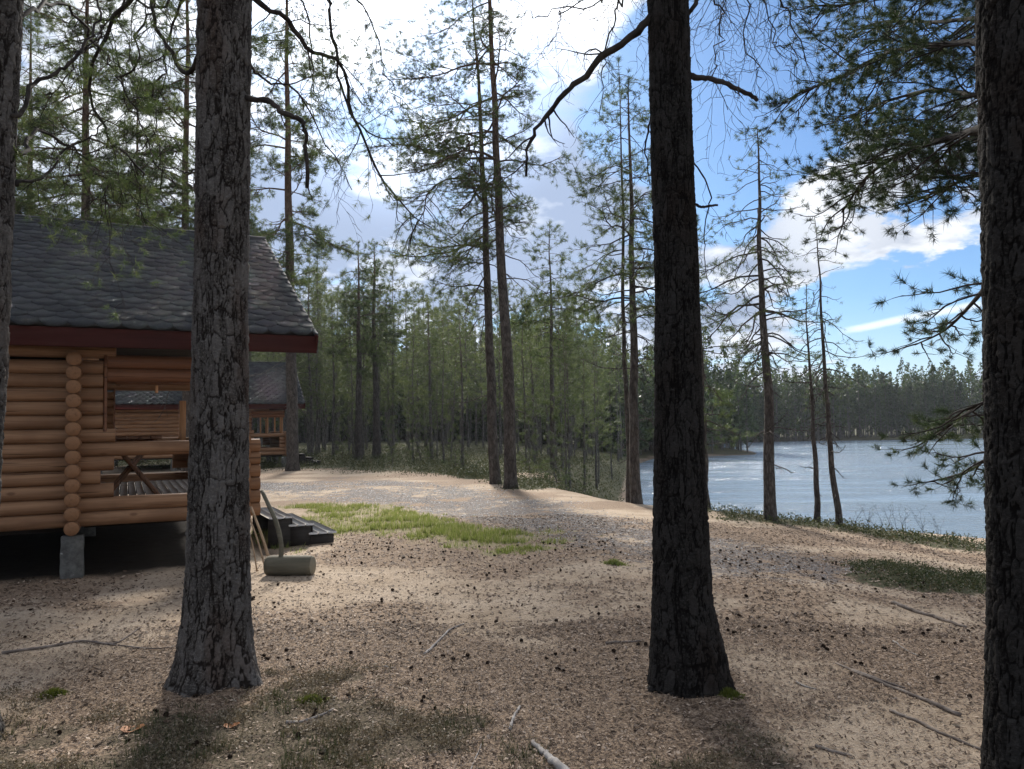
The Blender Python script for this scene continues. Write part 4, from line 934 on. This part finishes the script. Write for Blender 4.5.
place_pine(113, 30, 475, 26, (30, 0), 17, 11, 'pine behind the cabin roof next to the left edge', crown0=.26, Lmax=2.8, nb=81, dead=6, tsize=.19, tw=.012, tufts=14)
place_pine(114, 140, 467, 42, (136, 0), 21, 10, 'pine behind the cabin roof between two taller trunks', crown0=.28, Lmax=2.6, nb=81, dead=6, tsize=.2, tw=.013, tufts=14)
place_pine(115, 246, 467, 42, (240, 0), 17, 9, 'pine whose crown shows on both sides of the big trunk by the cabin', crown0=.34, Lmax=2.4, nb=46, dead=8, tsize=.2, tw=.013, tufts=12)
place_pine(116, 359, 457, 42, (358, 250), 12, 8, 'grey pine at the wood edge left of the clearing', crown0=.4, Lmax=2.0, nb=44, dead=16, tsize=.22, tw=.016, tufts=12)
place_pine(117, 376, 457, 44, (374, 260), 12.5, 8, 'grey pine at the wood edge right of its twin', crown0=.45, Lmax=1.8, nb=40, dead=16, tsize=.22, tw=.016, tufts=12)
# ------------------------------------------------------------------ the wood behind the clearing: every tree an object
PT = []
fp = dict(tsize=.30, tw=.022, tufts=9, ns=7)
for k, (H, c0, Lm, nbr, dd) in enumerate(((10, .34, 1.3, 46, 18), (10, .28, 1.5, 50, 12), (10, .48, 1.3, 34, 20), (10, .2, 1.1, 54, 8), (10, .42, 1.6, 38, 16), (10, .58, 1.1, 24, 24))):
    PT.append((pine(200+k, H, (.075, .085, .11, .06, .12, .07)[k], lean=(rng.normal(0, .2), rng.normal(0, .2)), crown0=c0, Lmax=Lm, Lmin=.25, nb=nbr, dead=dd, prm=dict(sub=(3.2, 3.2), ratio=(.45, .5), tip=1, per=3), mats=(M_barkG, M_ndl2), **fp),
               ['slim grey trunked conifer in the wood behind the clearing', 'bushy mid green conifer in the wood behind the clearing', 'bare stemmed pine with a high crown in the wood behind the clearing', 'narrow dense young conifer in the wood behind the clearing', 'loose crowned pine in the wood behind the clearing', 'nearly bare grey tree with sparse top in the wood behind the clearing'][k]))
pos = []; tries = 0
while len(pos) < 225 and tries < 60000:
    tries += 1
    Yp = 25+75*rng.random()**1.25; u = rng.uniform(-60, 660); x = (u-512)/F*Yp
    if lake_sd(np.array([x]), np.array([Yp]))[0] < 1.2: continue
    lim = np.interp(u, [-60, 110, 320, 420, 480, 540, 620], [44, 44, 46, 36, 30, 25, 22])
    if Yp < lim: continue
    if 470 < u < 500 and Yp < 60 and rng.random() < .8: continue
    if u < 300 and rng.random() < .35: continue
    if any((x-a)**2+(Yp-b)**2 < (1.0+.006*Yp)**2 for a, b in pos): continue
    pos.append((x, Yp))
used = set()
for (x, Yp) in pos:
    k = rng.choice(6, p=[.2, .22, .14, .22, .14, .08]); u = 512+x/Yp*F
    Ht = 1.6+Yp*float(np.interp(u, [0, 300, 370, 430, 520, 650], [.25, .25, .215, .182, .172, .17]))*rng.uniform(.72, 1.12)
    Ht = min(Ht, rng.uniform(12, 17)); root, lb = PT[k]
    o = root if k not in used else copy_tree(root); used.add(k); s_ = Ht/10
    o.location = (x, Yp, zg(x, Yp)[0]); o.scale = (s_*rng.uniform(.85, 1.1),)*2+(s_,); o.rotation_euler = (0, 0, rng.uniform(0, 6.28)); tag(o, lb, 'tree', 'conifers of the wood behind the clearing')
# saplings at the wood edge
sp = pine(301, 2.2, .02, crown0=.06, Lmax=.6, Lmin=.08, nb=34, dead=0, tsize=.14, tw=.010, tufts=12, prm=dict(sub=(5, 4), ratio=(.4, .4), tip=1, per=3), mats=(M_barkG, M_ndl2), name='young_spruce', peak=.1)
for k, (u, v, Y_, s_) in enumerate(((556, 478, 24, 1.0), (392, 462, 36, 1.0), (455, 470, 31, .8), (585, 486, 22, .55), (530, 476, 27, .9), (420, 462, 38, 1.3), (342, 456, 44, 1.1))):
    o = sp if k == 0 else copy_tree(sp); b = at(u, v, Y_); o.location = (b[0], b[1], zg(b[0], b[1])[0]); o.scale = (s_,)*3; o.rotation_euler = (0, 0, k*1.3)
    tag(o, 'small young spruce among the undergrowth at the edge of the wood', 'sapling', 'young spruces at the wood edge')
# ------------------------------------------------------------------ far shore wood (one mass)
def far_wood():
    rg = np.random.default_rng(77); x = rg.uniform(-110, 200, 60000); y = rg.uniform(80, 215, 60000); sd = lake_sd(x, y); u = 512+x/y*F
    dens = np.where(sd < 7, 1.0, .5); right = (sd > 1.2) & (sd < 32) & (u > 600) & (u < 1250); left = (y > 96) & (y < 125) & (u > -200) & (u <= 640) & (sd > 1.5)
    k = (right & (rg.random(60000) < .3*dens)) | (left & (rg.random(60000) < .26)); x, y, sd = x[k], y[k], sd[k]; N = len(x); z = zg(x, y)
    H = rg.uniform(11, 15.5, N)*rg.uniform(.72, 1.12, N)*np.where(rg.random(N) < .12, 1.2, 1)*np.where(y < 115, np.where(x > 10, .62, 1.), 1.0)
    VV = []; FF4 = []; FF3 = []; TV = []; AR = []
    # trunks
    th = np.arange(4)*math.pi/2; ring = np.stack([np.cos(th), np.sin(th)], 1)
    for lo_, hi_, ra, rb in ((0, 1, .12, .03),):
        b = np.stack([x, y, z-.2], 1); t_ = np.stack([x+rg.normal(0, .3, N), y, z+H*.97], 1)
        Vb = np.concatenate([b[:, None]+np.concatenate([ring*ra, np.zeros((4, 1))], 1), t_[:, None]+np.concatenate([ring*rb, np.zeros((4, 1))], 1)], 1)
    i = np.arange(N)[:, None, None]*8; q = np.array([(k_, (k_+1) % 4, 4+(k_+1) % 4, 4+k_) for k_ in range(4)])[None]
    trunkF = (i+q).reshape(-1, 4); trunkV = Vb.reshape(-1, 3)
    n = 240; K = N*n; f = rg.random(K)**.9; c0 = np.repeat(np.where(x < 14, rg.uniform(.0, .18, N), rg.uniform(.06, .30, N)), n); f = c0+(1-c0)*f; Hh = np.repeat(H, n)
    w = np.repeat(rg.uniform(.12, .2, N), n)*Hh*((1-f)/(1-c0))**.7*rg.random(K)**.5+.08; th = rg.uniform(0, 6.28, K)
    c = np.stack([np.repeat(x, n)+w*np.cos(th), np.repeat(y, n)+w*np.sin(th), np.repeat(z, n)+Hh*f], 1)
    d1 = norm(rg.normal(0, 1, (K, 3))); d2_ = norm(np.cross(d1, rg.normal(0, 1, (K, 3)))); s_ = rg.uniform(.22, .6, (K, 1))
    V = np.stack([c-d2_*s_*.5, c+d2_*s_*.5, c+d1*s_], 1).reshape(-1, 3); rn = np.repeat(np.repeat(rg.random(N), n)*.6+rg.random(K)*.4, 3)
    V = np.concatenate([trunkV, V]); F3 = np.arange(len(trunkV), len(V)).reshape(-1, 3)
    mi = np.concatenate([np.zeros(len(trunkF), int), np.ones(len(F3), int)])
    o = mk('forest', V, [trunkF, F3], [M_barkG, M_ndl3], None, False, {'rnd': np.concatenate([np.zeros(len(trunkV)), rn])}, matidx=mi)
    tag(o, 'dense conifer wood along the far shore of the lake', 'forest', None, 'stuff'); print('far trees', N)
far_wood()
# ------------------------------------------------------------------ ground cover
def m_leaf(name, a, b, c_, tr=.35, rough=.6):
    m, t = mat(name); r = t.attr('rnd'); c = t.mix(t.ramp(r, .1, .5), a, b); c = t.mix(t.ramp(r, .6, .95), c, c_); t.out(c, rough, None, .2, trans=(tr, c)); return m
M_gr = m_leaf('bright_grass', (.13, .17, .04), (.24, .28, .07), (.48, .42, .23), .45)
M_sh = m_leaf('dwarf_shrub_leaves', (.03, .045, .018), (.075, .085, .035), (.16, .13, .07), .25)
M_dry = m_leaf('dry_heather', (.08, .065, .035), (.19, .15, .095), (.36, .30, .22), .2)
M_mos = m_leaf('moss', (.07, .09, .015), (.15, .17, .03), (.22, .22, .07), .3)
M_chip = m_leaf('needle_litter', (.07, .045, .03), (.20, .135, .09), (.47, .36, .27), .0, .8)
C = sample(90000, -6, 3.5, 9.3, 17, lambda x, y: masks(x, y)[1]**2.2*.75*(.12+.88*sst(.44, .62, fbm(x*1.9, y*2.4, 303, 4))))
blades('grass', C, .085*(.25+masks(C[:, 0], C[:, 1])[1]*rng.uniform(.4, 1.2, len(C))), .009, 4, .05, M_gr, 'patch of bright green grass beside the porch steps', 'grass')
C = sample(70000, -14, 14, 12, 30, lambda x, y: masks(x, y)[2]*np.clip(18/y, .2, 1))
V, rn = leafcards(C, .045, 5, .12, .16); o = mk('undergrowth', V, np.arange(len(V)).reshape(-1, 3), M_sh, None, False, {'rnd': rn}); tag(o, 'low dark dwarf shrubs growing along the top of the lake bank', 'shrubs', None, 'stuff')
C = sample(14000, 3.5, 9, 8, 13, lambda x, y: sst(.9, .3, seg_d(x, y, PATCH)+.5*(fbm(x*3, y*3, 5, 2)-.5)))
V, rn = leafcards(C, .028, 6, .06, .07); o = mk('heather_patch', V, np.arange(len(V)).reshape(-1, 3), M_sh, None, False, {'rnd': rn}); tag(o, 'dull green heather patch on the right of the clearing', 'heather', None, 'stuff')
C = sample(90000, -60, 12, 24, 75, lambda x, y: ((lake_sd(x, y) > .5)*masks(x, y)[2])*np.clip((34/y)**1.4, .1, 1))
V, rn = leafcards(C, .07, 5, .3, .34); o = mk('forest_undergrowth', V, np.arange(len(V)).reshape(-1, 3), M_sh, None, False, {'rnd': rn}); tag(o, 'low green undergrowth covering the floor of the wood', 'undergrowth', None, 'stuff')
C = sample(60000, -4, 2.5, 3.2, 5.6, lambda x, y: .55*masks(x, y)[3]*sst(.38, .7, fbm(x*5, y*5, 88, 3)))
V, rn = leafcards(C, .017, 7, .04, .045); o = mk('heather_cover', V, np.arange(len(V)).reshape(-1, 3), M_dry, None, False, {'rnd': rn}); tag(o, 'dull heather and dry moss over the near left ground', 'heather', None, 'stuff')
C = sample(3500, -3.5, 1.5, 3.2, 4.8, lambda x, y: masks(x, y)[3]*(fbm(x*3, y*3, 98, 2) > .55))
blades('heather_sprigs', C, .055, .004, 6, .05, M_sh, 'short green heather sprigs along the bottom left', 'heather')
# small moss cushions and weed tufts one can count
for (u, v, rr, lb, cat_, nm) in ((54, 695, .07, 'yellow green moss cushion near the left edge', 'moss', 'moss_cushion'), (312, 702, .07, 'yellow green moss cushion right of the big trunk', 'moss', 'moss_cushion'), (728, 700, .06, 'dark green moss cushion at the foot of the lone dark trunk', 'moss', 'moss_cushion'), (614, 564, .10, 'lone little grass tuft on the brown litter', 'grass tuft', 'grass_tuft')):
    g_ = G(u, v); K = 260; a = rng.normal(0, rr*.45, (K, 2)); Cc = np.stack([g_[0]+a[:, 0]*1.4, g_[1]+a[:, 1], np.zeros(K)], 1); Cc[:, 2] = zg(Cc[:, 0], Cc[:, 1])
    h_ = .035*np.exp(-(a[:, 0]**2+a[:, 1]**2)/(rr*.6)**2)+.012
    o = blades(nm, Cc-g_, h_ if cat_ == 'moss' else h_*1.6, .006 if cat_ == 'moss' else .008, 4, .02, M_mos if cat_ == 'moss' else M_gr, lb, cat_, kind=None); o.location = g_
# needle and bark litter, thicker in the litter patches
def chips(N, x0, x1, y0, y1, f, ln, wd, seed):
    C = sample(N, x0, x1, y0, y1, f); K = len(C); r = np.random.default_rng(seed); th = r.uniform(0, 6.28, K); el = r.normal(0, .25, K)
    d = np.stack([np.cos(th)*np.cos(el), np.sin(th)*np.cos(el), np.sin(el)], 1); p_ = np.stack([-np.sin(th), np.cos(th), r.normal(0, .3, K)], 1)
    l_ = ln*r.uniform(.4, 1.2, (K, 1)); w_ = wd*r.uniform(.5, 1.5, (K, 1)); C = C+np.array([0, 0, .004])+r.uniform(0, .006, (K, 1))*[0, 0, 1]
    V = np.stack([C-d*l_-p_*w_, C+d*l_-p_*w_, C+d*l_*.8+p_*w_, C-d*l_+p_*w_], 1).reshape(-1, 3)
    return V, np.repeat(r.uniform(0, 1, K)**1.4, 4)
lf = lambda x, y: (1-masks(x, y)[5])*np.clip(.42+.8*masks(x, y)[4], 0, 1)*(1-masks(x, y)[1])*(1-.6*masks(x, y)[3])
V1, r1 = chips(130000, -5, 5, 3.2, 6.5, lf, .012, .0026, 5); V2, r2 = chips(90000, -8, 9, 6, 14, lambda x, y: .8*lf(x, y), .02, .006, 6); V3, r3 = chips(16000, -5, 5, 3.2, 8, lf, .012, .007, 7)
V = np.concatenate([V1, V2, V3]); o = mk('litter', V, np.arange(len(V)).reshape(-1, 4), M_chip, None, False, {'rnd': np.concatenate([r1, r2, r3])}); tag(o, 'fallen needles and bark chips strewn over the sand', 'litter', None, 'stuff')
C = sample(40000, -9, 6, 9, 24, lambda x, y: masks(x, y)[0]*.9)
M_stone = m_leaf('grey_gravel_stone', (.14, .135, .13), (.27, .26, .25), (.50, .49, .47), 0, .85)
K = len(C); s_ = .007*rng.uniform(.5, 1.9, K)*(.6+C[:, 1]/18); q = np.array([(1, 0, 0), (0, 1, 0), (-1, 0, 0), (0, -1, 0), (0, 0, .8)], float)
V = (C[:, None]+q[None]*rng.uniform(.6, 1.3, (K, 5, 1))*s_[:, None, None]).reshape(-1, 3); Fs = (np.arange(K)[:, None, None]*5+np.array([(0, 1, 4), (1, 2, 4), (2, 3, 4), (3, 0, 4)])[None]).reshape(-1, 3)
o = mk('gravel', V, Fs, M_stone, None, False, {'rnd': np.repeat(rng.random(K), 5)}); tag(o, 'grey gravel strewn over the vehicle track', 'gravel', None, 'stuff')
# pine cones
m, t = mat('pine_cone_scales'); o_ = t.obj(); n_ = t.noise(o_, 120, 2); t.out(t.mix(n_, (.018, .012, .009), (.06, .040, .028)), .85, None, .1); M_cone = m
def cone_mesh(seed, nm):
    mb = MB(); r = np.random.default_rng(seed); L_ = .042; mb.tube([(0, 0, 0), (L_*.3, 0, 0), (L_*.7, 0, 0), (L_, 0, 0)], [.006, .011, .009, .003], 7)
    for k in range(34):
        f = k/34; th = k*2.4; rr = .019*math.sin(math.pi*(.15+.8*f))**.7; c = np.array([L_*f, rr*.5*math.cos(th), rr*.5*math.sin(th)]); dr = norm(np.array([.5, math.cos(th), math.sin(th)])); s_ = norm(np.cross(dr, [1, 0, 0]))
        mb.add([c-s_*.0045, c+s_*.0045, c+dr*rr*.62+s_*.004, c+dr*rr*.62-s_*.004], [(0, 1, 2, 3)])
    return mb.build(nm, M_cone, None)
cn = cone_mesh(1, 'pine_cone'); pc_ = []
C = sample(9000, -4.5, 6.5, 3.1, 11, lambda x, y: (1-masks(x, y)[1])*(.25+.75*masks(x, y)[4])*(fbm(x*1.3, y*1.3, 123, 3) > .47))
C = C[[abs(c[0]/c[1]) < .66 for c in C]]; C = C[np.argsort(rng.random(len(C))+.10*C[:, 1]*0)][:290]
for k, c in enumerate(C):
    o = cn if k == 0 else cn.copy()
    if k: COL.objects.link(o)
    s_ = rng.uniform(.45, .75)*(1+.02*c[1]); o.scale = (s_,)*3; o.location = (c[0], c[1], c[2]+.012); o.rotation_euler = (rng.uniform(0, 6), rng.normal(0, .3), rng.uniform(0, 6.28))
    tag(o, 'small dark pine cone lying on the needle litter', 'pine cone', 'pine cones scattered over the clearing')
# fallen branches and sticks
M_dead = m_branch('bleached_branch_wood', (.22, .19, .17), (.46, .42, .38)); M_dead2 = m_branch('brown_branch_wood', (.13, .105, .09), (.30, .25, .21))
def fallen(pts, r0_, r1_, label, mt, seed, side=()):
    rg = np.random.default_rng(seed); W_ = [G(u, v) for u, v in pts]; b = W_[0].copy()
    P = smooth_path(W_, 22); P[:, 2] = zg(P[:, 0], P[:, 1])+np.linspace(r0_, r1_, 22)*.8; P[1:-1] += rg.normal(0, r0_*.35, (20, 3))*.5
    root = MB(); root.tube(P-b, np.linspace(r0_, r1_, 22)*(1+.06*rg.normal(0, 1, 22)), 9, jit=.08)
    for (f, pts2) in side:
        Q = [P[int(f*21)]]+[G(u, v)+[0, 0, .012] for u, v in pts2]; root.tube(smooth_path(Q, 10)-b, np.linspace(r1_*1.1, r1_*.4, 10), 6, jit=.2)
    o = root.build('fallen_branch', mt, None, True); o.location = b; tag(o, label, 'branch', 'fallen branches on the ground')
fallen([(2, 654), (45, 648), (85, 642), (112, 644), (128, 637), (140, 628)], .011, .006, 'long thin grey branch lying left of the big trunk', M_dead2, 1, [(.55, [(150, 650), (176, 648)])])
fallen([(836, 664), (858, 674), (890, 687), (925, 702), (960, 716)], .007, .012, 'longest branch lying on the right of the clearing', M_dead2, 2, [(.2, [(880, 682), (905, 690)])])
fallen([(890, 711), (915, 722), (945, 736), (985, 752)], .010, .006, 'second branch lying just below the longest one', M_dead2, 3)
fallen([(892, 604), (915, 612), (940, 620), (966, 628)], .016, .012, 'brown branch lying at the edge of the heather patch', M_dead2, 4)
fallen([(893, 642), (905, 650), (918, 656)], .007, .004, 'short thin twig below the heather patch', M_dead, 5)
fallen([(424, 655), (436, 645), (448, 632), (464, 624)], .010, .006, 'pale crooked stick lying in the middle of the clearing', M_dead, 6)
fallen([(362, 669), (378, 667), (396, 669)], .006, .004, 'short straight twig near the big trunk', M_dead, 7)
fallen([(556, 572+102), (549, 670), (470, 690)], .003, .002, 'very thin long twig across the middle litter', M_dead2, 8) if False else None
fallen([(510, 731), (514, 719), (520, 707)], .009, .007, 'small bleached stick standing out near the bottom', M_dead, 9)
fallen([(286, 724), (305, 722), (322, 717), (334, 711)], .008, .005, 'grey stick beside the moss right of the big trunk', M_dead, 10)
fallen([(815, 748), (835, 753), (852, 757)], .008, .006, 'short brown stick near the bottom right', M_dead2, 11)
fallen([(606, 645), (622, 643), (641, 642)], .010, .006, 'short dark stick left of the lone dark trunk', M_dead2, 12)
fallen([(796, 684), (806, 688), (816, 690)], .006, .004, 'small pale twig right of the lone dark trunk', M_dead, 13)
fallen([(580, 791), (560, 772), (545, 757), (533, 744)], .026, .010, 'thick broken stump of wood at the bottom edge', M_dead, 14)
fallen([(468, 783), (474, 762), (482, 745)], .004, .003, 'thin twig poking up at the bottom edge', M_dead, 15)
fallen([(722, 553), (742, 562), (752, 566)], .006, .004, 'tiny dark twig in the hollow beyond the lone trunk', M_dead2, 16)
# dry leaves
m, t = mat('dry_leaf'); o_ = t.obj(); t.out(t.mix(t.noise(o_, 60, 3), (.30, .11, .04), (.42, .20, .09)), .7, None, .2); M_lf = m
for k, (u, v, s_, lb) in enumerate(((132, 731, .045, 'large orange brown dry leaf at the bottom left'), (231, 728, .032, 'smaller orange dry leaf below the big trunk'))):
    g_ = G(u, v); n = 14; th = np.arange(n)*2*math.pi/n; R = s_*(1+.28*np.cos(th*3)); V = np.stack([R*np.cos(th)*1.2, R*np.sin(th), .02+.5*s_*np.sin(th*2+1)*.5], 1); V = np.vstack([V, [[0, 0, .005]]]); V = np.vstack([V, V-[0, 0, .0015]])
    Fa = [(n, i, (i+1) % n) for i in range(n)]+[(2*n+1, n+1+(i+1) % n, n+1+i) for i in range(n)]
    o = mk('dry_leaf', V, Fa, M_lf); o.location = g_; tag(o, lb, 'leaf', 'dry leaves on the ground')
# tall weeds at the water edge on the right
tw_ = []
for k, (u, v, Y_) in enumerate(((882, 534, 14.5), (895, 537, 14.5), (905, 538, 14.4), (925, 541, 14.3), (940, 543, 14.2), (868, 531, 14.6), (852, 528, 14.6))):
    b = at(u, v, Y_); b[2] = zg(b[0], b[1])[0]; mb = MB(); tf = []; rg = np.random.default_rng(k+900)
    for q in range(3): limb(mb, tf, np.array([rg.normal(0, .03), rg.normal(0, .03), 0]), norm(np.array([rg.normal(0, .25), rg.normal(0, .25), 1])), rg.uniform(.3, .6), .004, rg, 1, dict(sub=(6, 7), ratio=(.4, .4), droop=0, tip=2, per=1))
    r_o = empty('birch_shoot', b, 'thin leafless shoot growing at the edge of the water', 'shoot', 'thin shoots along the water edge'); mb.build('stems', M_branch, r_o)
    V, rn = tuft_mesh(np.array([a[0] for a in tf]), np.array([a[1] for a in tf]), .03, 4, .008); mk('leaves', V, np.arange(len(V)).reshape(-1, 3), M_sh, r_o, False, {'rnd': rn})
if HAZE > 0:
    mb = MB(); mb.box((0, 420, 30), (2600, 1900, 72)); m, t = mat('haze'); v_ = t.n('ShaderNodeVolumePrincipled', {'Color': (.85, .90, 1, 1), 'Density': HAZE, 'Anisotropy': .35}); o_ = t.n('ShaderNodeOutputMaterial'); t.t.links.new(v_.outputs[0], o_.inputs['Volume'])
    o = mb.build('haze', m); tag(o, kind='stuff')
